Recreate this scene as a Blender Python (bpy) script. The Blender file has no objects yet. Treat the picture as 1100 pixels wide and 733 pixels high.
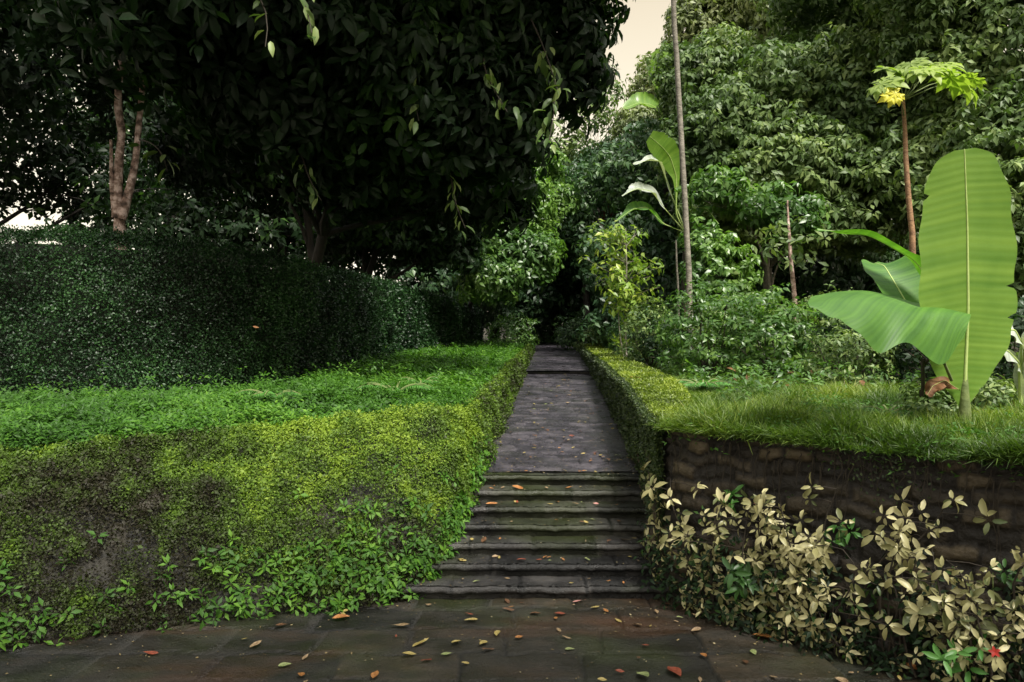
import bpy, math, random
import numpy as np
from mathutils import Vector

# ------------------------------------------------------------------ camera, world, sun, exposure
S = bpy.context.scene
COL = S.collection
R = math.radians
EYE = 1.81
FPX = 800.0                      # focal length in pixels of a 1100 px wide picture
cam_d = bpy.data.cameras.new('camera'); cam = bpy.data.objects.new('camera', cam_d); COL.objects.link(cam)
cam.location = (0, 0, EYE); cam.rotation_euler = (R(90), 0, 0)
cam_d.lens = 36 * FPX / 1100; cam_d.clip_start = 0.05; cam_d.clip_end = 1500
S.camera = cam

w = bpy.data.worlds.new('World'); S.world = w; w.use_nodes = True
nt = w.node_tree; nt.nodes.clear()
SUN_EL, SUN_AZ = 56.0, 150.0      # azimuth clockwise from the way the camera looks
out = nt.nodes.new('ShaderNodeOutputWorld'); bg = nt.nodes.new('ShaderNodeBackground')
sky = nt.nodes.new('ShaderNodeTexSky'); sky.sky_type = 'NISHITA'; sky.sun_disc = False
sky.sun_elevation = R(SUN_EL); sky.sun_rotation = R(SUN_AZ); sky.air_density = 1.6; sky.dust_density = 5.0
skys = nt.nodes.new('ShaderNodeVectorMath'); skys.operation = 'SCALE'; skys.inputs['Scale'].default_value = 1.0
tc = nt.nodes.new('ShaderNodeTexCoord'); sx = nt.nodes.new('ShaderNodeSeparateXYZ')
rp = nt.nodes.new('ShaderNodeValToRGB')      # layer of cloud: cream low down, cool white overhead
rp.color_ramp.elements[0].position = 0.0; rp.color_ramp.elements[0].color = (.95, .88, .72, 1)
rp.color_ramp.elements[1].position = 0.44; rp.color_ramp.elements[1].color = (.52, .44, .31, 1)
e = rp.color_ramp.elements.new(0.66); e.color = (.84, .86, .84, 1)
e = rp.color_ramp.elements.new(1.0); e.color = (.98, .97, .92, 1)
cl = nt.nodes.new('ShaderNodeVectorMath'); cl.operation = 'SCALE'; cl.inputs['Scale'].default_value = 10.0
mx = nt.nodes.new('ShaderNodeMix'); mx.data_type = 'RGBA'; mx.inputs['Factor'].default_value = 0.88
L = nt.links.new
L(tc.outputs['Generated'], sx.inputs[0]); L(sx.outputs['Z'], rp.inputs['Fac']); L(rp.outputs['Color'], cl.inputs[0])
L(sky.outputs[0], skys.inputs[0]); L(skys.outputs[0], mx.inputs['A']); L(cl.outputs[0], mx.inputs['B'])
L(mx.outputs['Result'], bg.inputs['Color']); bg.inputs['Strength'].default_value = 0.1; L(bg.outputs[0], out.inputs[0])

sd = bpy.data.lights.new('sun', 'SUN'); sun = bpy.data.objects.new('sun', sd); COL.objects.link(sun)
sd.energy = 4.2; sd.angle = R(14); sd.color = (1, .95, .86)
az, el = R(SUN_AZ), R(SUN_EL)
sun.rotation_euler = Vector((math.sin(az)*math.cos(el), math.cos(az)*math.cos(el), math.sin(el))).to_track_quat('Z', 'Y').to_euler()

S.view_settings.view_transform = 'Standard'; S.view_settings.look = 'None'
S.view_settings.gamma = 1; S.view_settings.use_curve_mapping = False
S.view_settings.exposure = 0.85
S.render.resolution_x = 1024; S.render.resolution_y = 682
S.cycles.max_bounces = 6; S.cycles.diffuse_bounces = 3; S.cycles.glossy_bounces = 2; S.cycles.transmission_bounces = 3
S.cycles.caustics_reflective = False; S.cycles.caustics_refractive = False

rng = np.random.default_rng(7); random.seed(7)
A = np.array

def at(px, py, Y):
    """world point seen at photo pixel (px, py) at distance Y ahead"""
    return A([(px-550)/FPX*Y, Y, EYE-(py-366)/FPX*Y])

# ------------------------------------------------------------------ noise
def _h(ix, iy, iz, s):
    n = (ix*374761393 + iy*668265263 + iz*2147483647 + s*974634777) & 0xffffffff
    n = ((n ^ (n >> 13))*1274126177) & 0xffffffff
    return ((n ^ (n >> 16)) & 0xffff)/65535.0
def vnoise(p, s=0):
    p = np.asarray(p, float); i = np.floor(p).astype(np.int64); f = p-i; f = f*f*(3-2*f); r = 0
    for dx in (0, 1):
        for dy in (0, 1):
            for dz in (0, 1):
                wgt = (f[..., 0] if dx else 1-f[..., 0])*(f[..., 1] if dy else 1-f[..., 1])*(f[..., 2] if dz else 1-f[..., 2])
                r = r + wgt*_h(i[..., 0]+dx, i[..., 1]+dy, i[..., 2]+dz, s)
    return r
def fbm(p, s=0, o=3):
    p = np.asarray(p, float); r = 0; a = .5; t = 0
    for k in range(o):
        r = r+a*vnoise(p*2**k, s+k*17); t += a; a *= .5
    return r/t
def nrm(v): return v/np.maximum(np.linalg.norm(v, axis=-1, keepdims=True), 1e-9)

# ------------------------------------------------------------------ mesh building
class MB:
    def __init__(self): self.v = []; self.f = []; self.a = []; self.n = 0
    def add(self, v, faces, a=0.5):
        v = np.asarray(v, float).reshape(-1, 3)
        self.v.append(v); self.a.append(np.broadcast_to(np.asarray(a, float), (len(v),)))
        for f in faces:
            f = np.asarray(f, np.int64)
            if f.size: self.f.append(f+self.n)
        self.n += len(v)
    def build(self, name, mat, parent=None, smooth=True, loc=None):
        me = bpy.data.meshes.new(name)
        v = np.concatenate(self.v); a = np.concatenate(self.a)
        if loc is not None: v = v-np.asarray(loc)
        sizes = np.concatenate([np.full(len(f), f.shape[1]) for f in self.f])
        idx = np.concatenate([f.ravel() for f in self.f])
        me.vertices.add(len(v)); me.vertices.foreach_set('co', v.astype(np.float32).ravel())
        me.loops.add(len(idx)); me.loops.foreach_set('vertex_index', idx.astype(np.int32))
        me.polygons.add(len(sizes)); st = np.concatenate([[0], np.cumsum(sizes)[:-1]])
        me.polygons.foreach_set('loop_start', st.astype(np.int32)); me.polygons.foreach_set('loop_total', sizes.astype(np.int32))
        me.polygons.foreach_set('use_smooth', np.full(len(sizes), smooth))
        at_ = me.attributes.new('rnd', 'FLOAT', 'POINT'); at_.data.foreach_set('value', a.astype(np.float32))
        me.update(calc_edges=True)
        if mat: me.materials.append(mat)
        o = bpy.data.objects.new(name, me); COL.objects.link(o)
        if parent: o.parent = parent
        elif loc is not None: o.location = loc
        return o
def tag(o, label=None, cat=None, group=None, kind=None):
    if label: o['label'] = label
    if cat: o['category'] = cat
    if group: o['group'] = group
    if kind: o['kind'] = kind
    return o
def empty(name, loc, rz=0):
    o = bpy.data.objects.new(name, None); COL.objects.link(o); o.location = loc; o.rotation_euler = (0, 0, rz); return o

# leaf templates: length on x, width on y, normal z
T2 = (A([(0, 0, 0), (.45, .5, .05), (1, 0, -.04), (.45, -.5, .05)]), [A([(0, 2, 1), (0, 3, 2)])])
T6 = (A([(0, 0, 0), (.42, .5, .05), (.42, -.5, .05), (.5, 0, -.01), (1, 0, -.17)]), [A([(0, 3, 1), (0, 2, 3), (3, 4, 1), (3, 2, 4)])])
T8 = (A([(0, 0, 0), (.22, .36, .05), (.22, -.36, .05), (.22, 0, 0), (.6, .44, .02), (.6, -.44, .02), (.6, 0, -.06), (.84, .24, -.09), (.84, -.24, -.09), (.84, 0, -.14), (1, 0, -.24)]),
      [A([(0, 3, 1), (0, 2, 3), (9, 10, 7), (9, 8, 10)]), A([(3, 6, 4, 1), (2, 5, 6, 3), (6, 9, 7, 4), (5, 8, 9, 6)])])
TB = (A([(0, .5, 0), (0, -.5, 0), (.5, .38, .10), (.5, -.38, .10), (1, 0, -.05)]), [A([(0, 1, 3, 2)]), A([(2, 3, 4)])])   # grass blade

def leaves(mb, P, D, N, ln, wd, tmpl, a):
    """stamp leaves: base points P, directions D, rough normals N, lengths, widths"""
    n = len(P); D = nrm(D); Y = nrm(np.cross(N, D)); Z = np.cross(D, Y)
    tv, tf = tmpl; ln = np.broadcast_to(ln, (n,)); wd = np.broadcast_to(wd, (n,))
    V = P[:, None]+(tv[None, :, 0:1]*ln[:, None, None])*D[:, None]+(tv[None, :, 1:2]*wd[:, None, None])*Y[:, None]+(tv[None, :, 2:3]*ln[:, None, None])*Z[:, None]
    off = (np.arange(n)*len(tv))[:, None, None]
    mb.add(V.reshape(-1, 3), [(f[None]+off).reshape(-1, f.shape[1]) for f in tf], np.repeat(np.broadcast_to(a, (n,)), len(tv)))

def rosettes(mb, C, O, per, ln, asp, tmpl, droop=.45, up=.7, spread=.04, ca=None, jit=.35):
    """whorls of leaves at C opening round the axis O+up"""
    K = len(C); ax = nrm(O+up*A([0, 0, 1.])+rng.normal(0, .25, (K, 3)))
    t = nrm(np.cross(ax, rng.normal(size=(K, 3)))); b = np.cross(ax, t)
    ang = (np.arange(per)[None]/per*2*np.pi+rng.uniform(0, 6.3, (K, 1))+rng.normal(0, jit, (K, per)))[..., None]
    rad = np.cos(ang)*t[:, None]+np.sin(ang)*b[:, None]
    tilt = rng.normal(-droop, .35, (K, per, 1))
    D = rad+ax[:, None]*tilt+A([0, 0, -.25])*droop
    P = C[:, None]+rad*spread*.5+ax[:, None]*rng.uniform(-1, 1, (K, per, 1))*spread
    Nn = np.broadcast_to(ax[:, None], D.shape)+rng.normal(0, .3, D.shape)
    l = ln*rng.uniform(.6, 1.15, (K, per))
    if ca is None: ca = rng.uniform(0, 1, K)
    a = .6*ca[:, None]+.4*rng.uniform(0, 1, (K, per))
    leaves(mb, P.reshape(-1, 3), D.reshape(-1, 3), Nn.reshape(-1, 3), l.ravel(), (l*asp).ravel(), tmpl, a.ravel())

def tube(mb, pts, rad, sides=7, a=.5, cap=True):
    pts = np.asarray(pts, float); n = len(pts); rad = np.broadcast_to(rad, (n,))
    T = nrm(np.gradient(pts, axis=0)); ref = A([.31, .95, .05]) if abs(T[0, 2]) > .7 else A([0, 0, 1.])
    U = nrm(np.cross(T, ref)); W = np.cross(T, U)
    th = np.arange(sides)/sides*2*np.pi
    V = pts[:, None]+rad[:, None, None]*(np.cos(th)[None, :, None]*U[:, None]+np.sin(th)[None, :, None]*W[:, None])
    i = np.arange(n-1)[:, None]*sides; j = np.arange(sides)[None]; k = (j+1) % sides
    q = np.stack([i+j, i+k, i+sides+k, i+sides+j], -1).reshape(-1, 4)
    fs = [q]
    mb.add(V.reshape(-1, 3), fs, a)
    if cap:
        c = np.vstack([V[-1], pts[-1:]+T[-1:]*rad[-1]*.5]); mb.add(c, [A([(s, (s+1) % sides, sides) for s in range(sides)])], a)
def bend(p, q, n=7, wob=.06, sag=0.0):
    p = A(p, float); q = A(q, float); t = np.linspace(0, 1, n)[:, None]; d = np.linalg.norm(q-p)
    m = p+(q-p)*t; w1 = rng.normal(0, wob*d, (3,)); w2 = rng.normal(0, wob*.5*d, 3)
    return m+np.sin(t*np.pi)*w1+np.sin(t*2*np.pi)*w2+A([0, 0, sag*d])*np.sin(t*np.pi)

# ------------------------------------------------------------------ materials
def newmat(name):
    m = bpy.data.materials.new(name); m.use_nodes = True; t = m.node_tree; t.nodes.clear()
    o = t.nodes.new('ShaderNodeOutputMaterial'); return m, t, o
def ramp(t, stops, fac=None):
    r = t.nodes.new('ShaderNodeValToRGB'); cr = r.color_ramp
    cr.elements[0].position, cr.elements[0].color = stops[0][0], (*stops[0][1], 1)
    cr.elements[1].position, cr.elements[1].color = stops[-1][0], (*stops[-1][1], 1)
    for p, c in stops[1:-1]: x = cr.elements.new(p); x.color = (*c, 1)
    if fac is not None: t.links.new(fac, r.inputs['Fac'])
    return r
def leafmat(name, stops, rough=.38, trans=.3, tcol=(1.6, 1.9, .7), spec=.5, nscale=None):
    m, t, o = newmat(name)
    at_ = t.nodes.new('ShaderNodeAttribute'); at_.attribute_name = 'rnd'
    fac = at_.outputs['Fac']
    r = ramp(t, stops, fac)
    p = t.nodes.new('ShaderNodeBsdfPrincipled'); p.inputs['Roughness'].default_value = rough
    p.inputs['Specular IOR Level'].default_value = spec
    t.links.new(r.outputs['Color'], p.inputs['Base Color'])
    mu = t.nodes.new('ShaderNodeVectorMath'); mu.operation = 'MULTIPLY'; mu.inputs[1].default_value = tcol
    t.links.new(r.outputs['Color'], mu.inputs[0])
    tr = t.nodes.new('ShaderNodeBsdfTranslucent'); t.links.new(mu.outputs[0], tr.inputs['Color'])
    ms = t.nodes.new('ShaderNodeMixShader'); ms.inputs['Fac'].default_value = trans
    t.links.new(p.outputs[0], ms.inputs[1]); t.links.new(tr.outputs[0], ms.inputs[2]); t.links.new(ms.outputs[0], o.inputs['Surface'])
    return m
def roughmat(name, stops, scale=6, rough=.8, bump=.4, bscale=30, use_rnd=0.0, rvar=None, detail=8, stretch=(1, 1, 1), spec=.5, bdist=.02):
    m, t, o = newmat(name)
    tc = t.nodes.new('ShaderNodeTexCoord'); mp = t.nodes.new('ShaderNodeMapping'); mp.inputs['Scale'].default_value = stretch
    t.links.new(tc.outputs['Object'], mp.inputs['Vector'])
    n = t.nodes.new('ShaderNodeTexNoise'); n.inputs['Scale'].default_value = scale; n.inputs['Detail'].default_value = detail; n.inputs['Roughness'].default_value = .62
    t.links.new(mp.outputs[0], n.inputs['Vector']); fac = n.outputs['Fac']
    if use_rnd:
        at_ = t.nodes.new('ShaderNodeAttribute'); at_.attribute_name = 'rnd'
        mm = t.nodes.new('ShaderNodeMix'); mm.inputs['Factor'].default_value = use_rnd
        t.links.new(fac, mm.inputs['A']); t.links.new(at_.outputs['Fac'], mm.inputs['B']); fac = mm.outputs['Result']
    r = ramp(t, stops, fac)
    p = t.nodes.new('ShaderNodeBsdfPrincipled'); p.inputs['Roughness'].default_value = rough; p.inputs['Specular IOR Level'].default_value = spec
    t.links.new(r.outputs['Color'], p.inputs['Base Color'])
    if rvar:
        n3 = t.nodes.new('ShaderNodeTexNoise'); n3.inputs['Scale'].default_value = rvar[2]; n3.inputs['Detail'].default_value = 6
        t.links.new(mp.outputs[0], n3.inputs['Vector'])
        mr = t.nodes.new('ShaderNodeMapRange'); mr.inputs['From Min'].default_value = .35; mr.inputs['From Max'].default_value = .65
        mr.inputs['To Min'].default_value = rvar[0]; mr.inputs['To Max'].default_value = rvar[1]
        t.links.new(n3.outputs['Fac'], mr.inputs['Value']); t.links.new(mr.outputs[0], p.inputs['Roughness'])
    n2 = t.nodes.new('ShaderNodeTexNoise'); n2.inputs['Scale'].default_value = bscale; n2.inputs['Detail'].default_value = 8
    t.links.new(mp.outputs[0], n2.inputs['Vector'])
    b = t.nodes.new('ShaderNodeBump'); b.inputs['Strength'].default_value = bump; b.inputs['Distance'].default_value = bdist
    t.links.new(n2.outputs['Fac'], b.inputs['Height']); t.links.new(b.outputs[0], p.inputs['Normal'])
    t.links.new(p.outputs[0], o.inputs['Surface'])
    return m

M = {}
M['tree_dark'] = leafmat('dark_tree_leaves', [(0, (.006, .014, .006)), (.7, (.014, .034, .011)), (1, (.05, .11, .02))], rough=.5, trans=.3, spec=.22)  # deep shade and a few lit leaves are put into these greens
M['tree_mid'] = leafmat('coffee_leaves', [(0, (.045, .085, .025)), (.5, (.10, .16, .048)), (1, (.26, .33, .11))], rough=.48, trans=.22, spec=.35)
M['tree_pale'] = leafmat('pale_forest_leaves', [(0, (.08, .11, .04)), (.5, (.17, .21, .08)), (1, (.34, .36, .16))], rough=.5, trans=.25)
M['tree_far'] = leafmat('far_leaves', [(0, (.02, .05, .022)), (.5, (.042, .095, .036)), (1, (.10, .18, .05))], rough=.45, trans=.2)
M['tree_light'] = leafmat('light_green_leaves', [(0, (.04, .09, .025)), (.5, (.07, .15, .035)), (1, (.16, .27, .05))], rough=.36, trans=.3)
M['sapling'] = leafmat('sapling_leaves', [(0, (.10, .18, .035)), (.5, (.20, .30, .05)), (1, (.42, .46, .08))], rough=.4, trans=.35)
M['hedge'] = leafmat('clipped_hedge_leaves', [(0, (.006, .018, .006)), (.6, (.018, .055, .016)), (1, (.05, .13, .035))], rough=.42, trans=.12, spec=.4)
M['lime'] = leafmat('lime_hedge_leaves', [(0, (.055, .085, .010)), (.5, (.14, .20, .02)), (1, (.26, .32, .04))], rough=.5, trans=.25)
M['lime_side'] = leafmat('low_hedge_side_leaves', [(0, (.02, .035, .012)), (.5, (.04, .07, .02)), (1, (.10, .14, .03))], rough=.5, trans=.2)  # darker copy of lime: shade on the hedge side put into leaf colour
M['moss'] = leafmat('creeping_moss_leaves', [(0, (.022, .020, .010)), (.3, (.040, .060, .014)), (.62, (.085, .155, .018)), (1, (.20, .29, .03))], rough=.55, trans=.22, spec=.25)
M['clover'] = leafmat('bright_ground_cover', [(0, (.022, .062, .010)), (.5, (.055, .15, .015)), (1, (.15, .30, .03))], rough=.55, spec=.3, trans=.28)
M['grass'] = leafmat('grass_blades', [(0, (.045, .09, .014)), (.5, (.11, .18, .022)), (.85, (.21, .27, .04)), (1, (.30, .28, .09))], rough=.5, trans=.3)
M['creeper'] = leafmat('creeper_leaves', [(0, (.03, .08, .015)), (1, (.09, .20, .035))], rough=.65, trans=.25, spec=.3)
M['fern'] = leafmat('fern_fronds', [(0, (.05, .16, .03)), (1, (.12, .30, .06))], rough=.45, trans=.3)
M['varieg'] = leafmat('variegated_leaves', [(0, (.04, .08, .02)), (.18, (.12, .14, .05)), (.45, (.34, .32, .14)), (1, (.64, .59, .33))], rough=.38, trans=.12, tcol=(1, 1, .7))
M['weed'] = leafmat('weed_leaves', [(0, (.02, .06, .012)), (1, (.06, .16, .03))], rough=.4, trans=.25)
M['papaya'] = leafmat('papaya_leaves', [(0, (.13, .20, .04)), (1, (.26, .34, .06))], rough=.5, trans=.35)
M['yellow'] = leafmat('yellow_leaf', [(0, (.55, .52, .04)), (1, (.62, .60, .05))], rough=.5, trans=.3, tcol=(1.2, 1.2, .5))
M['bark_dark'] = roughmat('dark_bark', [(.3, (.008, .007, .006)), (.7, (.035, .028, .02))], scale=8, bump=.8, stretch=(1, 1, .3))
M['bark_pale'] = roughmat('pale_blotched_bark', [(.36, (.05, .03, .02)), (.48, (.26, .17, .13)), (.6, (.62, .48, .42))], scale=9, bump=.9, bscale=20)
M['bark_grey'] = roughmat('grey_bark', [(.3, (.10, .09, .07)), (.7, (.30, .27, .22))], scale=9, bump=.6, stretch=(1, 1, 2))
M['bark_brown'] = roughmat('brown_stem', [(.3, (.12, .06, .03)), (.7, (.35, .20, .10))], scale=9, bump=.6, stretch=(1, 1, 2))
M['soil'] = roughmat('soil', [(.3, (.012, .010, .007)), (.6, (.035, .028, .016)), (.8, (.04, .05, .018))], scale=3, bump=.8, bscale=25, rough=.9)
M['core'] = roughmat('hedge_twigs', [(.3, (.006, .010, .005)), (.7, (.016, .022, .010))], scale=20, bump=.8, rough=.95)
M['moss_core'] = roughmat('moss_mat', [(.3, (.015, .018, .006)), (.7, (.05, .06, .014))], scale=14, bump=.8, rough=.95)
M['stem_dark'] = roughmat('dark_stem', [(.3, (.015, .010, .008)), (.7, (.05, .04, .025))], scale=15)
M['stem_green'] = roughmat('green_stem', [(.3, (.07, .10, .03)), (.7, (.16, .20, .06))], scale=12)

# wet paving
def wetstone(name, kind):
    m, t, o = newmat(name); N = t.nodes.new; K = t.links.new
    tc = N('ShaderNodeTexCoord'); p = N('ShaderNodeBsdfPrincipled')
    n1 = N('ShaderNodeTexNoise'); n1.inputs['Scale'].default_value = 5; n1.inputs['Detail'].default_value = 10; n1.inputs['Roughness'].default_value = .65
    mp = N('ShaderNodeMapping'); K(tc.outputs['Object'], mp.inputs['Vector'])
    mp.inputs['Scale'].default_value = (.9, 1.4, 1) if kind == 'plaza' else (1, 1, 1)
    K(mp.outputs[0], n1.inputs['Vector'])
    at_ = N('ShaderNodeAttribute'); at_.attribute_name = 'rnd'
    mm = N('ShaderNodeMix'); mm.inputs['Factor'].default_value = .18 if kind == 'path' else .4; K(n1.outputs['Fac'], mm.inputs['A']); K(at_.outputs['Fac'], mm.inputs['B'])
    if kind == 'plaza': st = [(.25, (.006, .006, .005)), (.42, (.014, .013, .009)), (.55, (.022, .019, .013)), (.68, (.042, .033, .022)), (.8, (.08, .058, .036))]
    elif kind == 'path': st = [(.3, (.010, .009, .012)), (.48, (.032, .029, .038)), (.66, (.09, .080, .094))]
    else: st = [(.3, (.004, .004, .004)), (.48, (.016, .016, .016)), (.6, (.04, .038, .037)), (.75, (.09, .085, .08))]
    r = ramp(t, st, mm.outputs['Result'])
    # moss film
    n4 = N('ShaderNodeTexNoise'); n4.inputs['Scale'].default_value = 1.3; n4.inputs['Detail'].default_value = 7; K(tc.outputs['Object'], n4.inputs['Vector'])
    mr4 = N('ShaderNodeMapRange'); mr4.inputs['From Min'].default_value = .50; mr4.inputs['From Max'].default_value = .68; mr4.inputs['To Max'].default_value = .75 if kind != 'path' else .25
    K(n4.outputs['Fac'], mr4.inputs['Value'])
    mg = N('ShaderNodeMix'); mg.data_type = 'RGBA'; K(mr4.outputs[0], mg.inputs['Factor']); K(r.outputs['Color'], mg.inputs['A']); mg.inputs['B'].default_value = (.030, .038, .012, 1)
    col = mg.outputs['Result']
    if kind == 'plaza':
        n5 = N('ShaderNodeTexNoise'); n5.inputs['Scale'].default_value = 1.1; n5.inputs['Detail'].default_value = 8; mp5 = N('ShaderNodeMapping'); mp5.inputs['Location'].default_value = (3.3, 8.2, 1)
        mp5.inputs['Scale'].default_value = (.7, 2.0, 1); K(tc.outputs['Object'], mp5.inputs['Vector']); K(mp5.outputs[0], n5.inputs['Vector'])
        mr5 = N('ShaderNodeMapRange'); mr5.inputs['From Min'].default_value = .54; mr5.inputs['From Max'].default_value = .70; mr5.inputs['To Max'].default_value = .8; K(n5.outputs['Fac'], mr5.inputs['Value'])
        mg2 = N('ShaderNodeMix'); mg2.data_type = 'RGBA'; K(mr5.outputs[0], mg2.inputs['Factor']); K(col, mg2.inputs['A']); mg2.inputs['B'].default_value = (.06, .028, .012, 1); col = mg2.outputs['Result']
    K(col, p.inputs['Base Color'])
    n3 = N('ShaderNodeTexNoise'); n3.inputs['Scale'].default_value = 3.5; n3.inputs['Detail'].default_value = 8; K(mp.outputs[0], n3.inputs['Vector'])
    mr = N('ShaderNodeMapRange'); mr.inputs['From Min'].default_value = .38; mr.inputs['From Max'].default_value = .62
    lo, hi = dict(plaza=(.30, .7), path=(.20, .5), step=(.22, .6))[kind]
    mr.inputs['To Min'].default_value = lo; mr.inputs['To Max'].default_value = hi
    K(n3.outputs['Fac'], mr.inputs['Value']); K(mr.outputs[0], p.inputs['Roughness'])
    n2 = N('ShaderNodeTexNoise'); n2.inputs['Scale'].default_value = 45; n2.inputs['Detail'].default_value = 10; n2.inputs['Roughness'].default_value = .7; K(tc.outputs['Object'], n2.inputs['Vector'])
    b = N('ShaderNodeBump'); b.inputs['Strength'].default_value = 1.0; b.inputs['Distance'].default_value = .014
    K(n2.outputs['Fac'], b.inputs['Height']); K(b.outputs[0], p.inputs['Normal']); K(p.outputs[0], o.inputs['Surface'])
    return m
M['plaza'] = wetstone('wet_mossy_paving', 'plaza'); M['path'] = wetstone('wet_path_stone', 'path'); M['step'] = wetstone('wet_step_stone', 'step')
M['wall'] = roughmat('dark_wall_stone', [(.2, (.008, .006, .004)), (.42, (.018, .014, .010)), (.58, (.045, .034, .020)), (.78, (.11, .085, .052))], scale=9, bump=.8, bscale=35, rough=.7, use_rnd=.5)
M['wall_left'] = roughmat('mossy_wall_stone', [(.2, (.006, .006, .005)), (.5, (.018, .016, .010)), (.8, (.045, .038, .025))], scale=9, bump=.8, bscale=35, rough=.7, use_rnd=.5)
M['rock'] = roughmat('grey_rock', [(.3, (.10, .10, .11)), (.5, (.22, .21, .23)), (.7, (.38, .37, .40))], scale=1.6, bump=.9, bscale=6, rough=.85, stretch=(1, 1, .4), bdist=.1)

# ------------------------------------------------------------------ plan of the place
def interp(y, ys, xs): return np.interp(y, ys, xs)
PY = [5.2, 6.46, 15.6, 19.7, 24, 34]
PL = [-.65, -.28, .19, .42, .66, 1.2]         # left edge of the way
PR = [1.05, 1.13, 1.69, 1.92, 2.16, 2.7]      # right edge
def path_z(y):
    return np.where(y < 6.46, np.clip(np.ceil((y-5.2+1e-6)/.21), 0, 7)*.092, .644+.0525*(np.minimum(y, 15.6)-6.46)+np.where(y >= 15.6, .07+.04*(y-15.6), 0))
def terr(x, y):
    l = 1.00+.030*np.clip(y-5, 0, 60); r = 1.19+.020*np.clip(y-5, 0, 60)
    s = np.clip((x-0)/1.5+.5, 0, 1); z = l*(1-s)+r*s
    z = z+.16*np.clip(x-9, 0, 40)+.05*np.clip(-x-12, 0, 30)*(y > 0)
    z = z+.10*np.clip(y-36, 0, 60)
    return z+.06*(fbm(np.stack([x*.6, y*.6, x*0], -1), 3)-.5)

# polylines of the two retaining walls: base and top
LB = A([(-7.5, 2.9, 0), (-5.0, 3.75, 0), (-3.03, 4.42, 0), (-1.6, 4.95, 0), (-.85, 5.14, 0), (-.62, 5.38, .0), (-.45, 5.9, .25), (-.29, 6.46, .5), (-.04, 11.8, .8), (.19, 15.6, 1.03), (.42, 19.7, 1.25), (.66, 24, 1.45)])
LT = A([(-8.2, 3.8, .94), (-5.6, 4.65, .96), (-3.45, 5.3, .98), (-1.95, 5.95, 1.06), (-.95, 6.25, 1.16), (-.52, 6.5, 1.18), (-.46, 7.0, 1.19), (-.42, 7.8, 1.2), (-.17, 12.2, 1.35), (.05, 15.9, 1.45), (.28, 19.9, 1.56), (.5, 24.1, 1.68)])
RB = A([(4.6, 1.9, 0), (3.4, 3.0, 0), (2.14, 4.18, 0), (1.45, 4.83, 0), (1.12, 5.13, 0), (1.07, 5.4, 0), (1.09, 5.9, .25), (1.13, 6.46, .5), (1.49, 11.8, .8), (1.69, 15.6, 1.03), (1.92, 19.7, 1.25), (2.16, 24, 1.45)])
RT = RB+A([(.06, .06, 0)]*5+[(.05, .03, 0)]*7); RT[:, 2] = [1.16, 1.17, 1.2, 1.21, 1.22, 1.22, 1.23, 1.24, 1.34, 1.41, 1.5, 1.58]
RT[5:, 0] = RB[5:, 0]+.04

def poly_sample(Pl, u):
    seg = np.linalg.norm(np.diff((LB if len(Pl) == len(LB) and Pl is LT else Pl)[:, :2], axis=0), axis=1)
    s = np.concatenate([[0], np.cumsum(seg)]); s = s/s[-1]
    return np.stack([np.interp(u, s, Pl[:, k]) for k in range(3)], -1)
class Face:
    """ruled stone face between a base and a top polyline, u along, v up"""
    def __init__(self, B, T):
        self.B, self.T = B, T
        seg = np.linalg.norm(np.diff(B[:, :2], axis=0), axis=1); s = np.concatenate([[0], np.cumsum(seg)]); self.len = s[-1]; self.s = s
    def raw(self, d, v):      # d = metres along the base
        # smoothed polyline
        b = 0; t = 0
        for o in (-.14, 0, .14):
            dd = d+o
            b = b+np.stack([np.interp(dd, self.s, self.B[:, k]) for k in range(3)], -1)/3
            t = t+np.stack([np.interp(dd, self.s, self.T[:, k]) for k in range(3)], -1)/3
        b = b-A([0, 0, .06]); v = v[..., None]
        e_ = v**1.0
        p = b+(t-b)*e_
        p[..., 2] = (b+(t-b)*np.sin(v*np.pi/2)**.85)[..., 2]*.45+p[..., 2]*.55
        return p
    def pos(self, d, v, off=0.0, sgn=1):
        p = self.raw(d, v); e = .02
        du = self.raw(d+e, v)-self.raw(d-e, v); dv = self.raw(d, np.clip(v+e, 0, 1))-self.raw(d, np.clip(v-e, 0, 1))
        n = nrm(np.cross(du, dv))*sgn
        return p+n*np.asarray(off)[..., None], n

LF = Face(LB, LT); RF = Face(RB, RT)
def stones(d, h, rowh=.17, sl=.34, seed=0, jag=1.0):
    """irregular coursed stones: distance to joint and a random value per stone"""
    dj = d+.06*jag*(fbm(np.stack([d*2, h*2, d*0], -1), 90+seed)-.5); hj = h+.06*jag*(fbm(np.stack([d*5, h*3, d*0+9], -1), 95+seed)-.5)*(jag > 1)+.09*(fbm(np.stack([d*1.6, h*2, d*0+4], -1), 91+seed)-.5)
    row = np.floor(hj/rowh); wv = sl*(.7+.6*_h(row.astype(np.int64), row.astype(np.int64)*0, row.astype(np.int64)*0+3, seed))
    off = _h(row.astype(np.int64), row.astype(np.int64)*0+7, row.astype(np.int64)*0, seed)*sl
    cx = (dj+off)/wv; c = np.floor(cx); fx = (cx-c)*wv; fy = hj-row*rowh
    jd = np.minimum(np.minimum(fx, wv-fx), np.minimum(fy, rowh-fy))
    rv = _h(c.astype(np.int64), row.astype(np.int64), row.astype(np.int64)*0, seed+5)
    return jd, rv
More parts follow.
